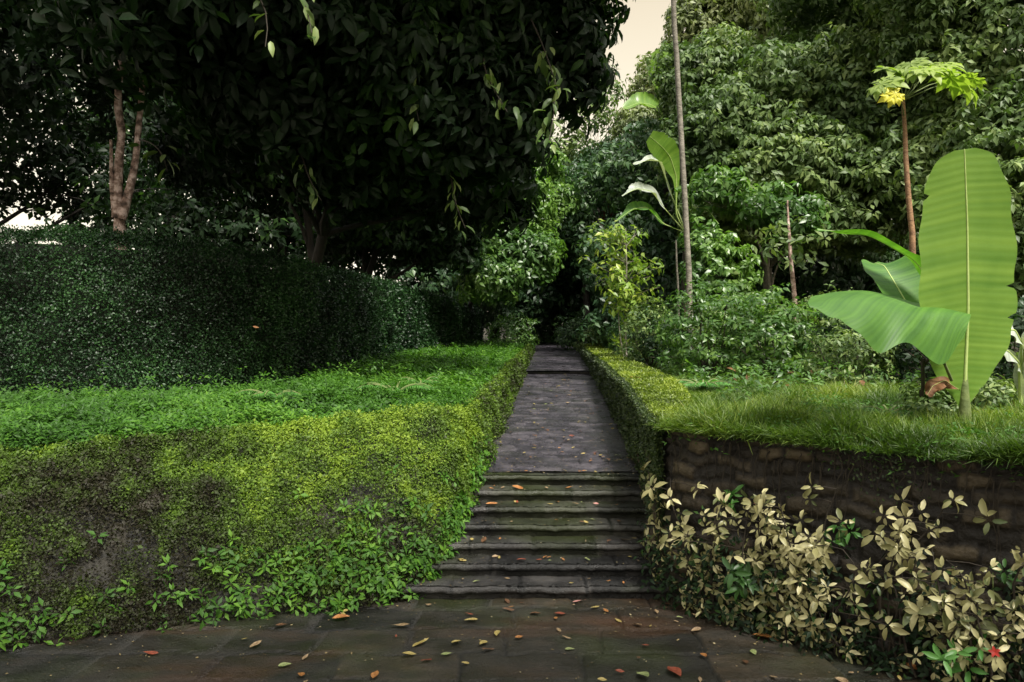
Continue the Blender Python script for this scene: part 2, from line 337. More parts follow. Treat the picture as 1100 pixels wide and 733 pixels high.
def stone_wall(face, name, mat, d0, d1, sgn, depth=.35, rowh=.17, amp=.035, step=.02, seed=0, sl=.34, jag=1.0):
    mb = MB(); nu = int((d1-d0)/step); H = 1.3; nv = int(H/.02)
    D, Vv = np.meshgrid(np.linspace(d0, d1, nu), np.linspace(0, 1, nv), indexing='ij')
    jd, rv = stones(D, Vv*H, rowh=rowh, seed=seed, sl=sl, jag=jag)
    off = amp*np.clip(jd/.03, 0, 1)**.6+.03*(rv-.5)+.045*(fbm(np.stack([D*7, Vv*9, D*0], -1), 5)-.5)+.022*(fbm(np.stack([D*26, Vv*34, D*0], -1), 6, 2)-.5)-.02
    P, n = face.pos(D, Vv, off, sgn)
    idx = np.arange(nu*nv).reshape(nu, nv)
    f = np.stack([idx[:-1, :-1], idx[1:, :-1], idx[1:, 1:], idx[:-1, 1:]], -1).reshape(-1, 4)
    if sgn < 0: f = f[:, ::-1]
    mb.add(P, [f], (rv*np.clip(jd/.02, .15, 1)).ravel())
    # cap and back give the wall its thickness
    n0 = nrm(n[:, -1]*A([1, 1, 0])); top = P[:, -1]
    back = top-n0*depth; low = back.copy(); low[:, 2] -= 1.0
    top = top-A([0, 0, .0]); back[:, 2] -= .06; ring = np.concatenate([top, back, low]); m_ = nu
    i = np.arange(m_-1)
    q1 = np.stack([i, i+1, i+1+m_, i+m_], -1); q2 = q1+m_
    if sgn < 0: q1 = q1[:, ::-1]; q2 = q2[:, ::-1]
    mb.add(ring, [q1, q2], .3)
    return mb.build(name, mat)

# ------------------------------------------------------------------ ground sheet
def build_ground():
    xs = np.unique(np.concatenate([np.linspace(-400, -40, 10), np.linspace(-40, -9, 32), np.arange(-9, 6.01, .12), np.linspace(6, 40, 40), np.linspace(40, 400, 10)]).round(3))
    ys = np.unique(np.concatenate([np.linspace(-400, -12, 8), np.arange(-12, -5, 1.), np.arange(-5, 12, .12), np.arange(12, 36, .5), np.linspace(36, 80, 30), np.linspace(80, 600, 12)]).round(3))
    X, Y = np.meshgrid(xs, ys, indexing='ij')
    Z = terr(X, Y)
    # the sunken way: polygon of the wall tops pushed outwards a little
    yl = np.concatenate([LT[:, 1]]); xl = LT[:, 0]-.17; xr = RT[:, 0]+.2
    inside = np.zeros_like(X, bool)
    poly = [(-8.4, -6), (-8.4, 3.95)]+[(a_-.12, b_+.12) for a_, b_ in LT[1:6, :2]]+[(a_-.17, b_) for a_, b_ in LT[6:, :2]]+[(.9, 30), (2.9, 30)]+[(a_+.17, b_) for a_, b_ in RT[::-1][:7, :2]]+[(a_+.14, b_+.1) for a_, b_ in RT[::-1][7:, :2]]+[(4.9, -6)]
    n = len(poly); j = n-1
    for i in range(n):
        xi, yi = poly[i]; xj, yj = poly[j]
        if yi != yj:
            c = ((yi > Y) != (yj > Y)) & (X < (xj-xi)*(Y-yi)/(yj-yi)+xi); inside ^= c
        j = i
    Z = np.where(inside, np.where(Y < 5.1, -.12, path_z(Y)-.16), Z)
    idx = np.arange(X.size).reshape(X.shape)
    f = np.stack([idx[:-1, :-1], idx[1:, :-1], idx[1:, 1:], idx[:-1, 1:]], -1).reshape(-1, 4)
    mb = MB(); mb.add(np.stack([X, Y, Z], -1), [f], .5); o = mb.build('ground', M['soil']); tag(o, kind='structure')
build_ground()

# ------------------------------------------------------------------ paving, steps, path
def slab_sheet(name, mat, xl, xr, y0, y1, zf, rows, sl, step=.02, amp=.012, seed=0, skirt=.15, jag=1.0):
    """paving of irregular flat stones as one displaced sheet"""
    nv = int((y1-y0)/step); yy = np.linspace(y0, y1, nv); nu = int(np.max(xr(yy)-xl(yy))/step)
    T, Yg = np.meshgrid(np.linspace(0, 1, nu), yy, indexing='ij'); X = xl(Yg)+(xr(Yg)-xl(Yg))*T
    jd, rv = stones(X, Yg, rowh=rows, sl=sl, seed=seed, jag=jag)
    Z = zf(Yg)+amp*(np.clip(jd/.018, 0, 1)**.5-1)+.010*(rv-.5)+.012*(fbm(np.stack([X*3, Yg*3, X*0], -1), 8)-.5)
    idx = np.arange(X.size).reshape(X.shape); f = np.stack([idx[:-1, :-1], idx[1:, :-1], idx[1:, 1:], idx[:-1, 1:]], -1).reshape(-1, 4)
    mb = MB(); mb.add(np.stack([X, Yg, Z], -1), [f], (rv*np.clip(jd/.012, .1, 1)).ravel())
    o = mb.build(name, mat); tag(o, kind='structure'); return o
xl_p = lambda y: np.interp(y, [-6, 2.9, 3.75, 4.42, 5.3], [-8, -7.3, -5.2, -3.3, -.75])-.1
xr_p = lambda y: np.interp(y, [-6, 1.9, 3.0, 4.18, 5.3], [4.8, 4.7, 3.5, 2.25, 1.2])+.1
slab_sheet('pavement', M['plaza'], xl_p, xr_p, 1.2, 5.28, lambda y: 0*y, .36, .75, seed=2, amp=.022, jag=1.4)
slab_sheet('near_pavement', M['plaza'], lambda y: 0*y-8, lambda y: 0*y+4.8, -6, 1.2, lambda y: 0*y, .42, 1.3, seed=2, step=.08)
xa = lambda y: np.interp(y, PY, PL)-.12; xb = lambda y: np.interp(y, PY, PR)+.12
slab_sheet('path', M['path'], xa, xb, 6.6, 15.6, lambda y: .644+.0525*(y-6.46), .16, .24, seed=4, step=.018, amp=.012, jag=1.8)
slab_sheet('far_path', M['path'], xa, xb, 15.45, 34, lambda y: path_z(np.maximum(y, 15.61)), .26, .4, seed=6, step=.05)

def rough_block(mb, x0, x1, y0, y1, z0, z1, seed, yb=0.0, bow=0.0):
    """worn stone block: rounded front edge with chips; profile swept across x"""
    nx = int((x1-x0)/.02); x = np.linspace(x0, x1, nx)
    prof = [(.034, 0), (.034, .3), (.034, .58), (.028, .66), (.006, .70), (0, .80), (.006, .92), (.016, .975), (.035, 1.0)]+[(t, 1.0) for t in np.linspace(.06, 1, 14)]
    prof = A(prof, float); H = z1-z0; Dp = y1-y0
    yy = np.where(np.arange(len(prof)) < 9, prof[:, 0], prof[:, 0]*Dp)
    Xg, K = np.meshgrid(x, np.arange(len(prof)), indexing='ij'); Yg = y0+yy[K]; Zg = z0+prof[K, 1]*H
    t = (Xg-x0)/(x1-x0)
    n1 = fbm(np.stack([Xg*3, Yg*3+seed, Zg*3], -1), 11)-.5; n2 = fbm(np.stack([Xg*14, Yg*14, Zg*14+seed], -1), 13)-.5; n3 = fbm(np.stack([Xg*40, Yg*40, Zg*60+seed], -1), 14)-.5
    edge = np.exp(-((Yg-y0)/.05)**2)
    jx = np.abs(((Xg+seed*.37+.12*vnoise(np.stack([np.floor(Xg*1.6), Xg*0+seed, Xg*0], -1), 5)) % .46)-.23)      # joints between stones of one step
    jm = np.clip((.23-jx)/.012, 0, 1)
    Yg = Yg+edge*(.028*n1+.024*n2+.016*n3)+bow*4*t*(1-t)+(1-jm)*.012*edge
    Zg = Zg+.012*n1+.010*n2+.007*n3-(1-jm)*.012
    idx = np.arange(Xg.size).reshape(Xg.shape); f = np.stack([idx[:-1, :-1], idx[1:, :-1], idx[1:, 1:], idx[:-1, 1:]], -1).reshape(-1, 4)
    rv = _h(np.floor((Xg+seed*.37)/.46).astype(np.int64), (Xg*0).astype(np.int64)+seed, (Xg*0).astype(np.int64), 3)
    mb.add(np.stack([Xg, Yg, Zg], -1), [f], (rv*np.clip(jm, .2, 1)).ravel())
    # ends and underside
    for s, fl in ((0, 1), (-1, 0)):
        r_ = np.stack([Xg[s], Yg[s], Zg[s]], -1); c = np.vstack([r_, [[r_[0, 0], r_[-1, 1], z0]]])
        mb.add(c, [A([list(range(len(c)))[::-1] if fl else list(range(len(c)))])], .3)
steps = empty('stone_steps', (.2, 5.2, 0)); tag(steps, 'flight of seven worn wet dark stone steps between the two mossy walls', 'steps')
for k in range(7):
    y0 = 5.2+.21*k; mb = MB()
    xL = float(np.interp(y0, PY, PL))-.14; xR = float(np.interp(y0, PY, PR))+.1
    rough_block(mb, xL, xR, y0, y0+.26 if k < 6 else y0+.17, .092*k-.06, .092*(k+1), k*3+1)
    mb.build('step', M['step'], steps, loc=(.2, 5.2, 0))
mb = MB(); rough_block(mb, .08, 1.8, 15.5, 15.75, .98, 1.18, 44)
kerb = mb.build('stone_step', M['step'], loc=None); tag(kerb, 'single low stone step crossing the upper path far from the camera', 'step')

# ------------------------------------------------------------------ walls
wl = stone_wall(LF, 'retaining_wall', M['wall_left'], .2, LF.len-.2, 1, depth=.3, rowh=.21, seed=3, step=.03)
tag(wl, 'leaning dark stone wall left of the steps, almost hidden under moss', 'wall')
wr = stone_wall(RF, 'retaining_wall', M['wall'], .2, RF.len-.2, -1, depth=.2, rowh=.115, seed=9, step=.018, amp=.035, sl=.25, jag=2.0)
tag(wr, 'upright brown stone wall right of the steps with variegated shrubs before it', 'wall')

# ------------------------------------------------------------------ greenery on the left wall
def on_face(face, sgn, n, d0, d1, v0, v1, off=(0, .03), vpow=1.0):
    d = rng.uniform(d0, d1, n); v = v0+(v1-v0)*rng.uniform(0, 1, n)**vpow
    p, nn = face.pos(d, v, rng.uniform(off[0], off[1], n), sgn); return d, v, p, nn
def d_of(face, k): return face.s[k]
def cam_lod(p, base): return base*np.clip(np.linalg.norm(p-A([0, 0, EYE]), axis=1)/6, .85, 3)

def moss_left():
    mb = MB(); N = 330000
    d, v, p, nn = on_face(LF, 1, N, .3, 8.4, .02, 1.03, (-.01, .05))
    c = fbm(p*1.7, 21, 4); c2 = fbm(p*6, 33, 3)
    dens = np.clip((v-.12)*1.3+(c-.5)*2.4+(c2-.5)*1.6+.14*(p[:, 0]+3)+.34, 0, 1)
    keep = rng.uniform(0, 1, N) < np.maximum(dens**1.2, .14*(v > .2))
    d, v, p, nn, c, c2 = [q[keep] for q in (d, v, p, nn, c, c2)]
    hump = ((fbm(p*9, 41, 2)-.4)*.09+(fbm(p*3.2, 43, 2)-.45)*.14)*np.clip(v*1.6, .3, 1); p = p+nn*(np.maximum(hump, -.035)+.045)[:, None]
    D = nn*.35+rng.normal(0, 1, p.shape)+A([0, 0, -.25])
    l = rng.uniform(.013, .024, len(p))*np.where(rng.uniform(0, 1, len(p)) < .06, 1.9, 1)
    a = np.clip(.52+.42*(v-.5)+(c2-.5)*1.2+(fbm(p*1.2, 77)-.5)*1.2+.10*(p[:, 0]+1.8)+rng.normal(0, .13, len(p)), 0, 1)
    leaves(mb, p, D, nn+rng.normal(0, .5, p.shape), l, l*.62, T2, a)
    # the strip beside the steps and the path
    N = 150000
    d, v, p, nn = on_face(LF, 1, N, 8.0, LF.len-.3, .02, 1.05, (-.01, .09), 1)
    keep = rng.uniform(0, 1, N) < np.clip(1.25-.045*(p[:, 1]-5), .3, 1)*np.clip(.35+v+(fbm(p*4, 5)-.5)*2, 0.1, 1)
    d, v, p, nn = [q[keep] for q in (d, v, p, nn)]
    p = p+nn*(np.maximum((fbm(p*7, 42, 2)-.4)*.12, -.02)+.03)[:, None]
    l = rng.uniform(.018, .032, len(p))*np.clip(p[:, 1]/7, .9, 2.0)
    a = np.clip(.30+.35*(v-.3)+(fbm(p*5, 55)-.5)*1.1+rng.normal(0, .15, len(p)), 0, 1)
    leaves(mb, p, nn*.6+rng.normal(0, 1, p.shape)*A([1, 1, .7]), nn+A([0, 0, .7])+rng.normal(0, .5, p.shape), l, l*.6, T2, a)
    o = mb.build('moss', M['moss']); tag(o, kind='stuff', cat='moss', label='yellow-green creeping moss over the leaning left wall')
moss_left()

def weeds_left():
    """tufts of broader leaves at the foot of the left wall"""
    mb = MB(); C = []
    for (cx, n, sp, vm) in ((3.6, 60, .35, .12), (4.5, 110, .30, .10), (6.0, 70, .5, .12), (6.9, 200, .42, .14), (7.6, 170, .35, .16), (8.2, 60, .3, .3), (7.4, 30, .9, .4)):
        d = rng.normal(cx, sp, n); v = np.abs(rng.normal(vm, .10, n))
        p, nn = LF.pos(d, np.clip(v, 0, 1), rng.uniform(.06, .13, n), 1); C.append((p, nn))
    p = np.concatenate([c[0] for c in C]); nn = np.concatenate([c[1] for c in C])
    rosettes(mb, p, nn, 6, .062, .42, T6, droop=-.1, up=.5, spread=.02)
    tag(mb.build('weeds', M['clover']), kind='stuff', cat='weeds', label='bright leafy weeds sprouting from the foot of the left wall')
weeds_left()

# ------------------------------------------------------------------ tall hedge on the left
HB = A([(-9.0, 7.3), (-5.2, 7.55), (-4.0, 7.95), (-3.35, 9.0), (-2.95, 11.0), (-2.5, 13.8), (-1.95, 17.5), (-1.3, 20.5), (-.85, 23.5)])
HZ = A([2.98, 2.97, 2.95, 2.95, 2.95, 2.93, 2.93, 2.85, 2.75])
def hedge_tall():
    seg = np.concatenate([[0], np.cumsum(np.linalg.norm(np.diff(HB, axis=0), axis=1))]); Ltot = seg[-1]
    def cl(s):
        r = 0
        for o_ in (-.5, -.25, 0, .25, .5): r = r+np.stack([np.interp(s+o_, seg, HB[:, 0]), np.interp(s+o_, seg, HB[:, 1])], -1)/5
        return r
    def side(s):
        t = cl(s+.05)-cl(s-.05); t = t/np.linalg.norm(t, axis=-1, keepdims=True); return np.stack([t[..., 1], -t[..., 0]], -1)   # towards camera and path
    th = 1.1
    ztop = lambda s: np.interp(s, seg, HZ)
    root = empty('hedge', (-5, 8, 1.1)); tag(root, 'tall dark clipped hedge curving along behind the bright ground cover on the left', 'hedge')
    # core
    mb = MB(); ss = np.linspace(0, Ltot, 160); prof = [(-.24, 0), (-.24, .90), (-.38, .97), (-th+.2, .97), (-th, .95), (-th, 0)]
    P = cl(ss); n2 = side(ss); zb = terr(P[:, 0], P[:, 1])-.1; V = np.zeros((len(ss), len(prof), 3))
    for k, (o_, h_) in enumerate(prof):
        V[:, k, :2] = P+n2*o_; V[:, k, 2] = zb+(ztop(ss)-.06-zb)*h_
    V = V+(fbm(V*2.0, 4)[..., None]-.5)*.05
    idx = np.arange(V.shape[0]*len(prof)).reshape(V.shape[0], len(prof)); f = np.stack([idx[:-1, :-1], idx[1:, :-1], idx[1:, 1:], idx[:-1, 1:]], -1).reshape(-1, 4)
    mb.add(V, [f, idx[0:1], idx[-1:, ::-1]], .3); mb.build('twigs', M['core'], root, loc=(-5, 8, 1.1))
    # leaves on face and top
    mb = MB(); N = 330000
    s = Ltot*rng.uniform(0, 1, N)
    dist = np.linalg.norm(cl(s), axis=1); keep = rng.uniform(0, 1, N) < np.clip((8.5/dist)**1.3, .2, 1); s = s[keep]; n = len(s)
    P = cl(s); n2 = side(s); zb = terr(P[:, 0], P[:, 1]); zt = ztop(s)
    q = rng.uniform(0, 1.5, n); onface = q < 1.15
    h = np.clip(q/1.15, 0, 1); o_ = np.where(onface, -.05+rng.uniform(-.06, .05, n), -(q-1.15)/.35*th)
    rr = np.clip((h-.93)/.07, 0, 1)*onface; o_ = o_-rr*rr*.12
    p = np.stack([P[:, 0]+n2[:, 0]*o_, P[:, 1]+n2[:, 1]*o_, zb+(zt-zb)*h+np.where(onface, 0, rng.uniform(-.05, .03, n))], -1)
    nv = np.stack([n2[:, 0]*onface, n2[:, 1]*onface, (~onface)*1.0+.15+rr], -1)
    bump = (fbm(p*2.2, 6)-.5)*.22+(fbm(p*8, 7, 2)-.5)*.11; p = p+nrm(nv)*bump[:, None]
    ragged = (~onface)|(h > .97); p[:, 2] += ragged*rng.exponential(.012, n)
    l = rng.uniform(.022, .038, n)*np.clip(np.linalg.norm(P, axis=1)/8.5, .9, 2.3)
    D = rng.normal(0, 1, p.shape)+nv*.4; Nn = nv+A([0, 0, .5])+rng.normal(0, .55, p.shape)
    leaves(mb, p, D, Nn, l, l*.55, T2, np.clip((fbm(p*1.3, 8)-.5)*1.2+(fbm(p*5, 18)-.5)*.8+.1+rng.uniform(0, .75, n), 0, 1))
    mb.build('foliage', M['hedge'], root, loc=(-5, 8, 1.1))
hedge_tall()

# ------------------------------------------------------------------ bright ground cover between wall top and hedge
def cover_left():
    mb = MB(); seg_s = LF.s
    N = 70000
    d = np.concatenate([rng.uniform(.3, 8.6, int(N*.62)), rng.uniform(8.2, LF.len-.3, int(N*.38))])
    n = len(d); t = rng.uniform(0, 1, n)
    top = LF.raw(d, np.ones(n)); e = .1; tg = LF.raw(d+e, np.ones(n))-LF.raw(d-e, np.ones(n)); tg = nrm(tg*A([1, 1, 0])); out_ = np.stack([-tg[:, 1], tg[:, 0]], -1)   # away from the way
    width = np.where(d < 8.4, 2.3, 2.3)
    q = top[:, :2]+out_*((t*width)-.05)[:, None]
    hump = .0+.24*(fbm(np.stack([q[:, 0]*3.4, q[:, 1]*3.4, q[:, 0]*0], -1), 61))+.05*np.clip(t*2, 0, 1)
    lip = np.clip((.12-t)/.12, 0, 1)
    z = np.maximum(terr(q[:, 0], q[:, 1]), top[:, 2]-.1)+hump*rng.uniform(.3, 1.25, n)+(rng.uniform(0, 1, n) < .10)*rng.exponential(.05, n)-lip*.10*rng.uniform(0, 1.6, n)
    p = np.stack([q[:, 0], q[:, 1], z], -1)
    ca = np.clip(.35+(fbm(p*1.8, 62)-.5)*1.5+rng.uniform(-.25, .3, n)+.04*(p[:, 0]+2), 0, 1)
    near = p[:, 1] < 9
    O = np.stack([-out_[:, 0]*.5, -out_[:, 1]*.5, np.full(n, .8)], -1)
    rosettes(mb, p[near], O[near], 5, .05, .40, T2, droop=-.1, up=.6, spread=.03, ca=ca[near])
    rosettes(mb, p[~near], O[~near], 4, .075, .45, T2, droop=-.1, up=.6, spread=.03, ca=ca[~near])
    tag(mb.build('ground_cover', M['clover']), kind='stuff', cat='ground cover', label='bright green ground cover between the left wall top and the tall hedge')
cover_left()

# ------------------------------------------------------------------ right: low clipped hedge along the path
def hedge_low():
    root = empty('hedge', (1.6, 10, 1.2)); tag(root, 'low clipped lime green hedge along the right edge of the upper path', 'hedge')
    ys = np.linspace(5.6, 23.5, 120); xi = np.interp(ys, RT[5:, 1], RT[5:, 0])+.0; zt = np.interp(ys, RT[5:, 1], RT[5:, 2])+.10*np.clip((ys-5.5)/2.5, 0, 1)+.0
    wd = np.interp(ys, [5.5, 8, 24], [.35, .60, .55])
    prof = [(-.01, -.75), (-.02, -.03), (.04, 0), (.9, 0), (1, -.05), (1, -.35)]; V = np.zeros((len(ys), len(prof), 3))
    for k, (o_, h_) in enumerate(prof): V[:, k] = np.stack([xi+wd*o_, ys, zt+h_*(1 if k else 1)-.05], -1)
    idx = np.arange(V.shape[0]*len(prof)).reshape(V.shape[0], len(prof)); f = np.stack([idx[:-1, :-1], idx[1:, :-1], idx[1:, 1:], idx[:-1, 1:]], -1).reshape(-1, 4)
    mb = MB(); mb.add(V, [f[:, ::-1], idx[0:1], idx[-1:, ::-1]], .3); mb.build('twigs', M['moss_core'], root, loc=(1.6, 10, 1.2))
    N = 120000; y = 5.5+18*rng.uniform(0, 1, N)**1.5; n = N
    x0 = np.interp(y, ys, xi); z0 = np.interp(y, ys, zt); w0 = np.interp(y, ys, wd)
    t = rng.uniform(0, 1, n)
    p = np.stack([x0+w0*t-.03, y, z0+rng.uniform(-.04, .02, n)+.05*(fbm(np.stack([x0*3+t*2, y*3, y*0], -1), 9)-.5)-.05*np.clip((.1-t)/.1, 0, 1)-.05*np.clip((t-.9)/.1, 0, 1)], -1)
    l = rng.uniform(.018, .032, n)*np.clip(y/7, .9, 2.4); Nn = A([0, 0, 1.])+rng.normal(0, .45, p.shape)
    mb = MB(); leaves(mb, p, rng.normal(0, 1, p.shape)*A([1, 1, .5])+A([0, 0, .25]), Nn, l, l*.55, T2, np.clip((fbm(p*2.2, 10)-.5)*1.3+rng.uniform(.15, .9, n), 0, 1))
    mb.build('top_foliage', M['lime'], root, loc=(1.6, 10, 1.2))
    # side towards the path
    N = 90000; y = 5.35+18*rng.uniform(0, 1, N)**1.5; h = rng.uniform(0, 1, N)**1.3
    x0 = np.interp(y, ys, xi); z0 = np.interp(y, ys, zt); zp = path_z(y)
    depth = np.minimum(.75, z0-zp-.02)
    bul = .05*fbm(np.stack([y*3, h*4, y*0], -1), 12)+.02
    keep = rng.uniform(0, 1, N) < np.clip(1.3-h*.8+(fbm(np.stack([y*4, h*5, y*0], -1), 14)-.5)*2, 0.05, 1)
    p = np.stack([x0-.02-bul*rng.uniform(.2, 1.3, N), y, z0-h*depth], -1)[keep]; yk = y[keep]
    l = rng.uniform(.018, .034, len(p))*np.clip(yk/7, .9, 2.2)
    mb = MB(); leaves(mb, p, rng.normal(0, 1, p.shape)+A([-.4, -.2, -.2]), A([-1., -.2, .6])+rng.normal(0, .5, p.shape), l, l*.55, T2, rng.uniform(0, .85, len(p)))
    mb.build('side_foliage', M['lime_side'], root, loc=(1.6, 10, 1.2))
hedge_low()

# ------------------------------------------------------------------ right: grass on the terrace
def grass_right():
    mb = MB(); N = 150000
    # distance behind the oblique wall top
    d = rng.uniform(.3, RF.s[5], int(N)); t = rng.uniform(0, 1, N)**1.4; W = 3.6
    top = RF.raw(d, np.ones(N)); a_ = nrm(A([1.0, 1.05, 0]))[:2]
    q = top[:, :2]+a_*(t*W-.10)[:, None]+rng.normal(0, .02, (N, 2))
    zt = np.maximum(terr(q[:, 0], q[:, 1]), 1.12)
    over = np.clip((.1-t*W)/.1, 0, 1)
    hum = np.clip((fbm(np.stack([q[:, 0]*3.5, q[:, 1]*3.5, q[:, 0]*0], -1), 71)-.3)*2, 0, 1.3)
    p = np.stack([q[:, 0], q[:, 1], zt-.01+.10*hum*rng.uniform(0, 1, N)], -1)
    c = fbm(np.stack([q[:, 0]*1.3, q[:, 1]*1.3, q[:, 0]*0], -1), 72)
    az_ = rng.uniform(0, 6.28, N); lean = rng.uniform(.3, 1.6, N)
    D = np.stack([np.cos(az_)*lean, np.sin(az_)*lean, np.ones(N)-over*1.3*rng.uniform(0, 1, N)], -1); D[:, :2] -= a_*over[:, None]*.8
    l = rng.uniform(.05, .15, N)*(.5+.9*hum)
    a = np.clip(.30+(c-.5)*1.8+rng.normal(0, .16, N)+.15*t, 0, 1)
    leaves(mb, p, D, A([0, 0, 1.])+rng.normal(0, .4, p.shape), l, rng.uniform(.004, .009, N), TB, a)
    # turf patch right of the low hedge
    N2 = 50000; y = rng.uniform(5.5, 13, N2); x = np.interp(y, RT[5:, 1], RT[5:, 0])+.55+rng.uniform(0, 1, N2)**1.3*3.2
    p = np.stack([x, y, terr(x, y)-.01], -1); l = rng.uniform(.05, .13, N2)
    az_ = rng.uniform(0, 6.28, N2); D = np.stack([np.cos(az_), np.sin(az_), np.full(N2, 1.0)], -1)
    leaves(mb, p, D, A([0, 0, 1.])+rng.normal(0, .4, p.shape), l, rng.uniform(.007, .013, N2), TB, np.clip(.25+(fbm(p*1.2, 73)-.5)*1.4+rng.normal(0, .15, N2), 0, 1))
    tag(mb.build('grass', M['grass']), kind='stuff', cat='grass', label='shaggy grass covering the terrace above the right wall')
    # broader leafed creepers in the grass and hanging over the wall
    mb = MB(); n = 2600; d = rng.uniform(.3, RF.s[5], n); t = rng.uniform(0, 1, n)**1.2
    top = RF.raw(d, np.ones(n)); q = top[:, :2]+a_*(t*2.6-.12)[:, None]
    p = np.stack([q[:, 0], q[:, 1], np.maximum(terr(q[:, 0], q[:, 1]), 1.1)+rng.uniform(0, .10, n)-np.clip((.05-t)/.05, 0, 1)*rng.uniform(0, .16, n)], -1)
    rosettes(mb, p, np.tile(A([0, 0, 1.]), (n, 1)), 5, .045, .4, T2, droop=-.1)
    tag(mb.build('creepers', M['creeper']), kind='stuff', cat='creepers', label='small leafy creepers among the grass above the right wall')
    # thin moss and roots on the stone face
    mb = MB(); N = 26000; d = rng.uniform(.3, 12, N); v = rng.uniform(.05, 1.02, N); p, nn = RF.pos(d, np.clip(v, 0, 1), rng.uniform(.0, .05, N), -1)
    keep = rng.uniform(0, 1, N) < np.clip((fbm(p*2.4, 81)-.42)*3.2+(v-.85)*2, 0, 1); p, nn = p[keep], nn[keep]
    l = rng.uniform(.014, .028, len(p)); leaves(mb, p, rng.normal(0, 1, p.shape)+A([0, 0, -.4]), nn+rng.normal(0, .5, p.shape), l, l*.6, T2, rng.uniform(0, .8, len(p)))
    tag(mb.build('moss', M['lime_side']), kind='stuff', cat='moss', label='thin dark green moss in patches on the right stone wall')
grass_right()

# ------------------------------------------------------------------ variegated shrubs before the right wall
def varieg(dpos, off, height, lean, nst, label, seed, low=.06, dens=1.0):
    global rng
    r0 = rng; rng = np.random.default_rng(seed)
    b, nn = RF.pos(A([dpos]), A([0.]), A([off]), -1); b = b[0]; b[2] = .0; n2 = nn[0]*A([1, 1, 0]); tgt = A([-n2[1], n2[0], 0])
    root = empty('variegated_shrub', tuple(b)); tag(root, label, 'shrub', 'cream-leaved shrubs along the foot of the right wall')
    ms = MB(); ml = MB()
    for s in range(nst):
        h = height*rng.uniform(.55, 1.0) if s else height
        q = b+tgt*rng.normal(lean, .13)+n2*rng.uniform(-.02, .07)+A([0, 0, h])
        pts = bend(b+tgt*rng.normal(0, .06), q, 8, .06, 0.05)
        tube(ms, pts, np.linspace(.008, .003, 8), 5)
        m = max(4, int(h*(1-low)/.070*dens)); tt = np.clip(np.linspace(low, 1, m)+rng.normal(0, .02, m), 0, 1)
        C = np.stack([np.interp(tt, np.linspace(0, 1, 8), pts[:, k]) for k in range(3)], -1)
        offv = n2*rng.uniform(-.01, .05, (m, 1))+tgt*rng.normal(0, .10, (m, 1))
        C2 = C+offv
        for c_, e_ in zip(C, C2): tube(ms, [c_, (c_+e_)/2+A([0, 0, .01]), e_], .0025, 4, cap=False)
        sc = rng.uniform(.5, 1.25, m)
        for k in range(m):
            rosettes(ml, C2[k:k+1], (n2*.9)[None], int(rng.integers(4, 7)), .080*sc[k], .45, T8, droop=.12, up=.45, spread=.02)
    loc = tuple(b); ms.build('stem', M['stem_dark'], root, loc=loc); ml.build('foliage', M['varieg'], root, loc=loc)
    rng = r0
def dpx(px):   # distance along the right wall base for a photo column
    t = (px-550)/FPX; dd = np.linspace(0, RF.s[6], 2000); p = RF.raw(dd, np.zeros(2000)); return float(dd[np.argmin(np.abs(p[:, 0]/p[:, 1]-t))])
VS = [(712, .02, .84, -.02, 3, 'slim pale shrub against the wall corner, nearest the stone steps'),
      (738, .04, .86, 0, 3, 'slim cream-leaved shrub second from the stone steps, with a bushy foot'),
      (765, .05, .80, .02, 4, 'cream-leaved shrub third from the steps, a green weed beside its top'),
      (795, .06, .74, 0, 4, 'low wide cream-leaved shrub fourth from the steps'),
      (822, .07, .86, .03, 4, 'dense cream-leaved shrub with a small red flower at its top left'),
      (850, .08, .84, 0, 4, 'dense cream-leaved shrub just right of the one with the red flower'),
      (880, .09, .96, .02, 5, 'tallest bushy cream-leaved shrub in the middle of the row'),
      (908, .10, .62, -.02, 4, 'short cream-leaved shrub at the left edge of the dark gap'),
      (930, .04, .98, .06, 2, 'thin upright cream-leaved shrub reaching above the dark gap'),
      (968, .05, .84, -.04, 3, 'arching cream-leaved shrub over the dark gap between shrubs'),
      (1000, .10, .72, 0, 4, 'large-leaved cream shrub right of the dark gap'),
      (1032, .12, .58, .03, 4, 'low large-leaved cream shrub above the brown stone foot'),
      (1066, .12, .68, 0, 4, 'large-leaved cream shrub second from the right frame edge'),
      (1098, .12, .80, 0, 4, 'large-leaved cream shrub cut by the right frame edge'),
      (1150, .12, .8, 0, 4, 'large-leaved cream shrub beyond the right frame edge')]
for i, (px, off, h, ln_, ns, lb) in enumerate(VS): varieg(dpx(px), off, h, ln_, ns, lb, 100+i, low=.58 if px in (930, 968) else .3 if px > 1010 else .1)
def weed(px, z, off, n, size, label, mat='weed', name='weed'):
    p, nn = RF.pos(A([dpx(px)]), A([z/1.2]), A([off]), -1); p = p[0]; nn = nn[0]; p[2] = z
    mb = MB(); C = p+rng.normal(0, size*.5, (n, 3)); rosettes(mb, C, np.tile(nn, (n, 1)), 6, size, .38, T8, droop=.0, spread=.02)
    root = empty(name, tuple(p)); tag(root, label, 'weed'); mb.build('foliage', M[mat], root, loc=tuple(p))
    ms = MB(); tube(ms, [p-A([0, 0, size*1.5]), p-A([0, 0, .5*size])+nn*.01, p], .004, 5); ms.build('stem', M['stem_green'], root, loc=tuple(p))
weed(783, .83, .10, 3, .085, 'bright green weed poking out above the third cream-leaved shrub', 'fern')
weed(812, .34, .20, 7, .095, 'dark green leafy weed low down between the fourth and fifth cream shrubs')
weed(905, .72, .10, 4, .07, 'green weed on the wall between the tallest shrub and the thin one', 'fern')
weed(1046, .22, .20, 6, .08, 'bright green leafy weed low in the bottom right corner of the photo', 'fern')
weed(1068, .62, .08, 3, .06, 'small green weed high on the wall near the right frame edge')
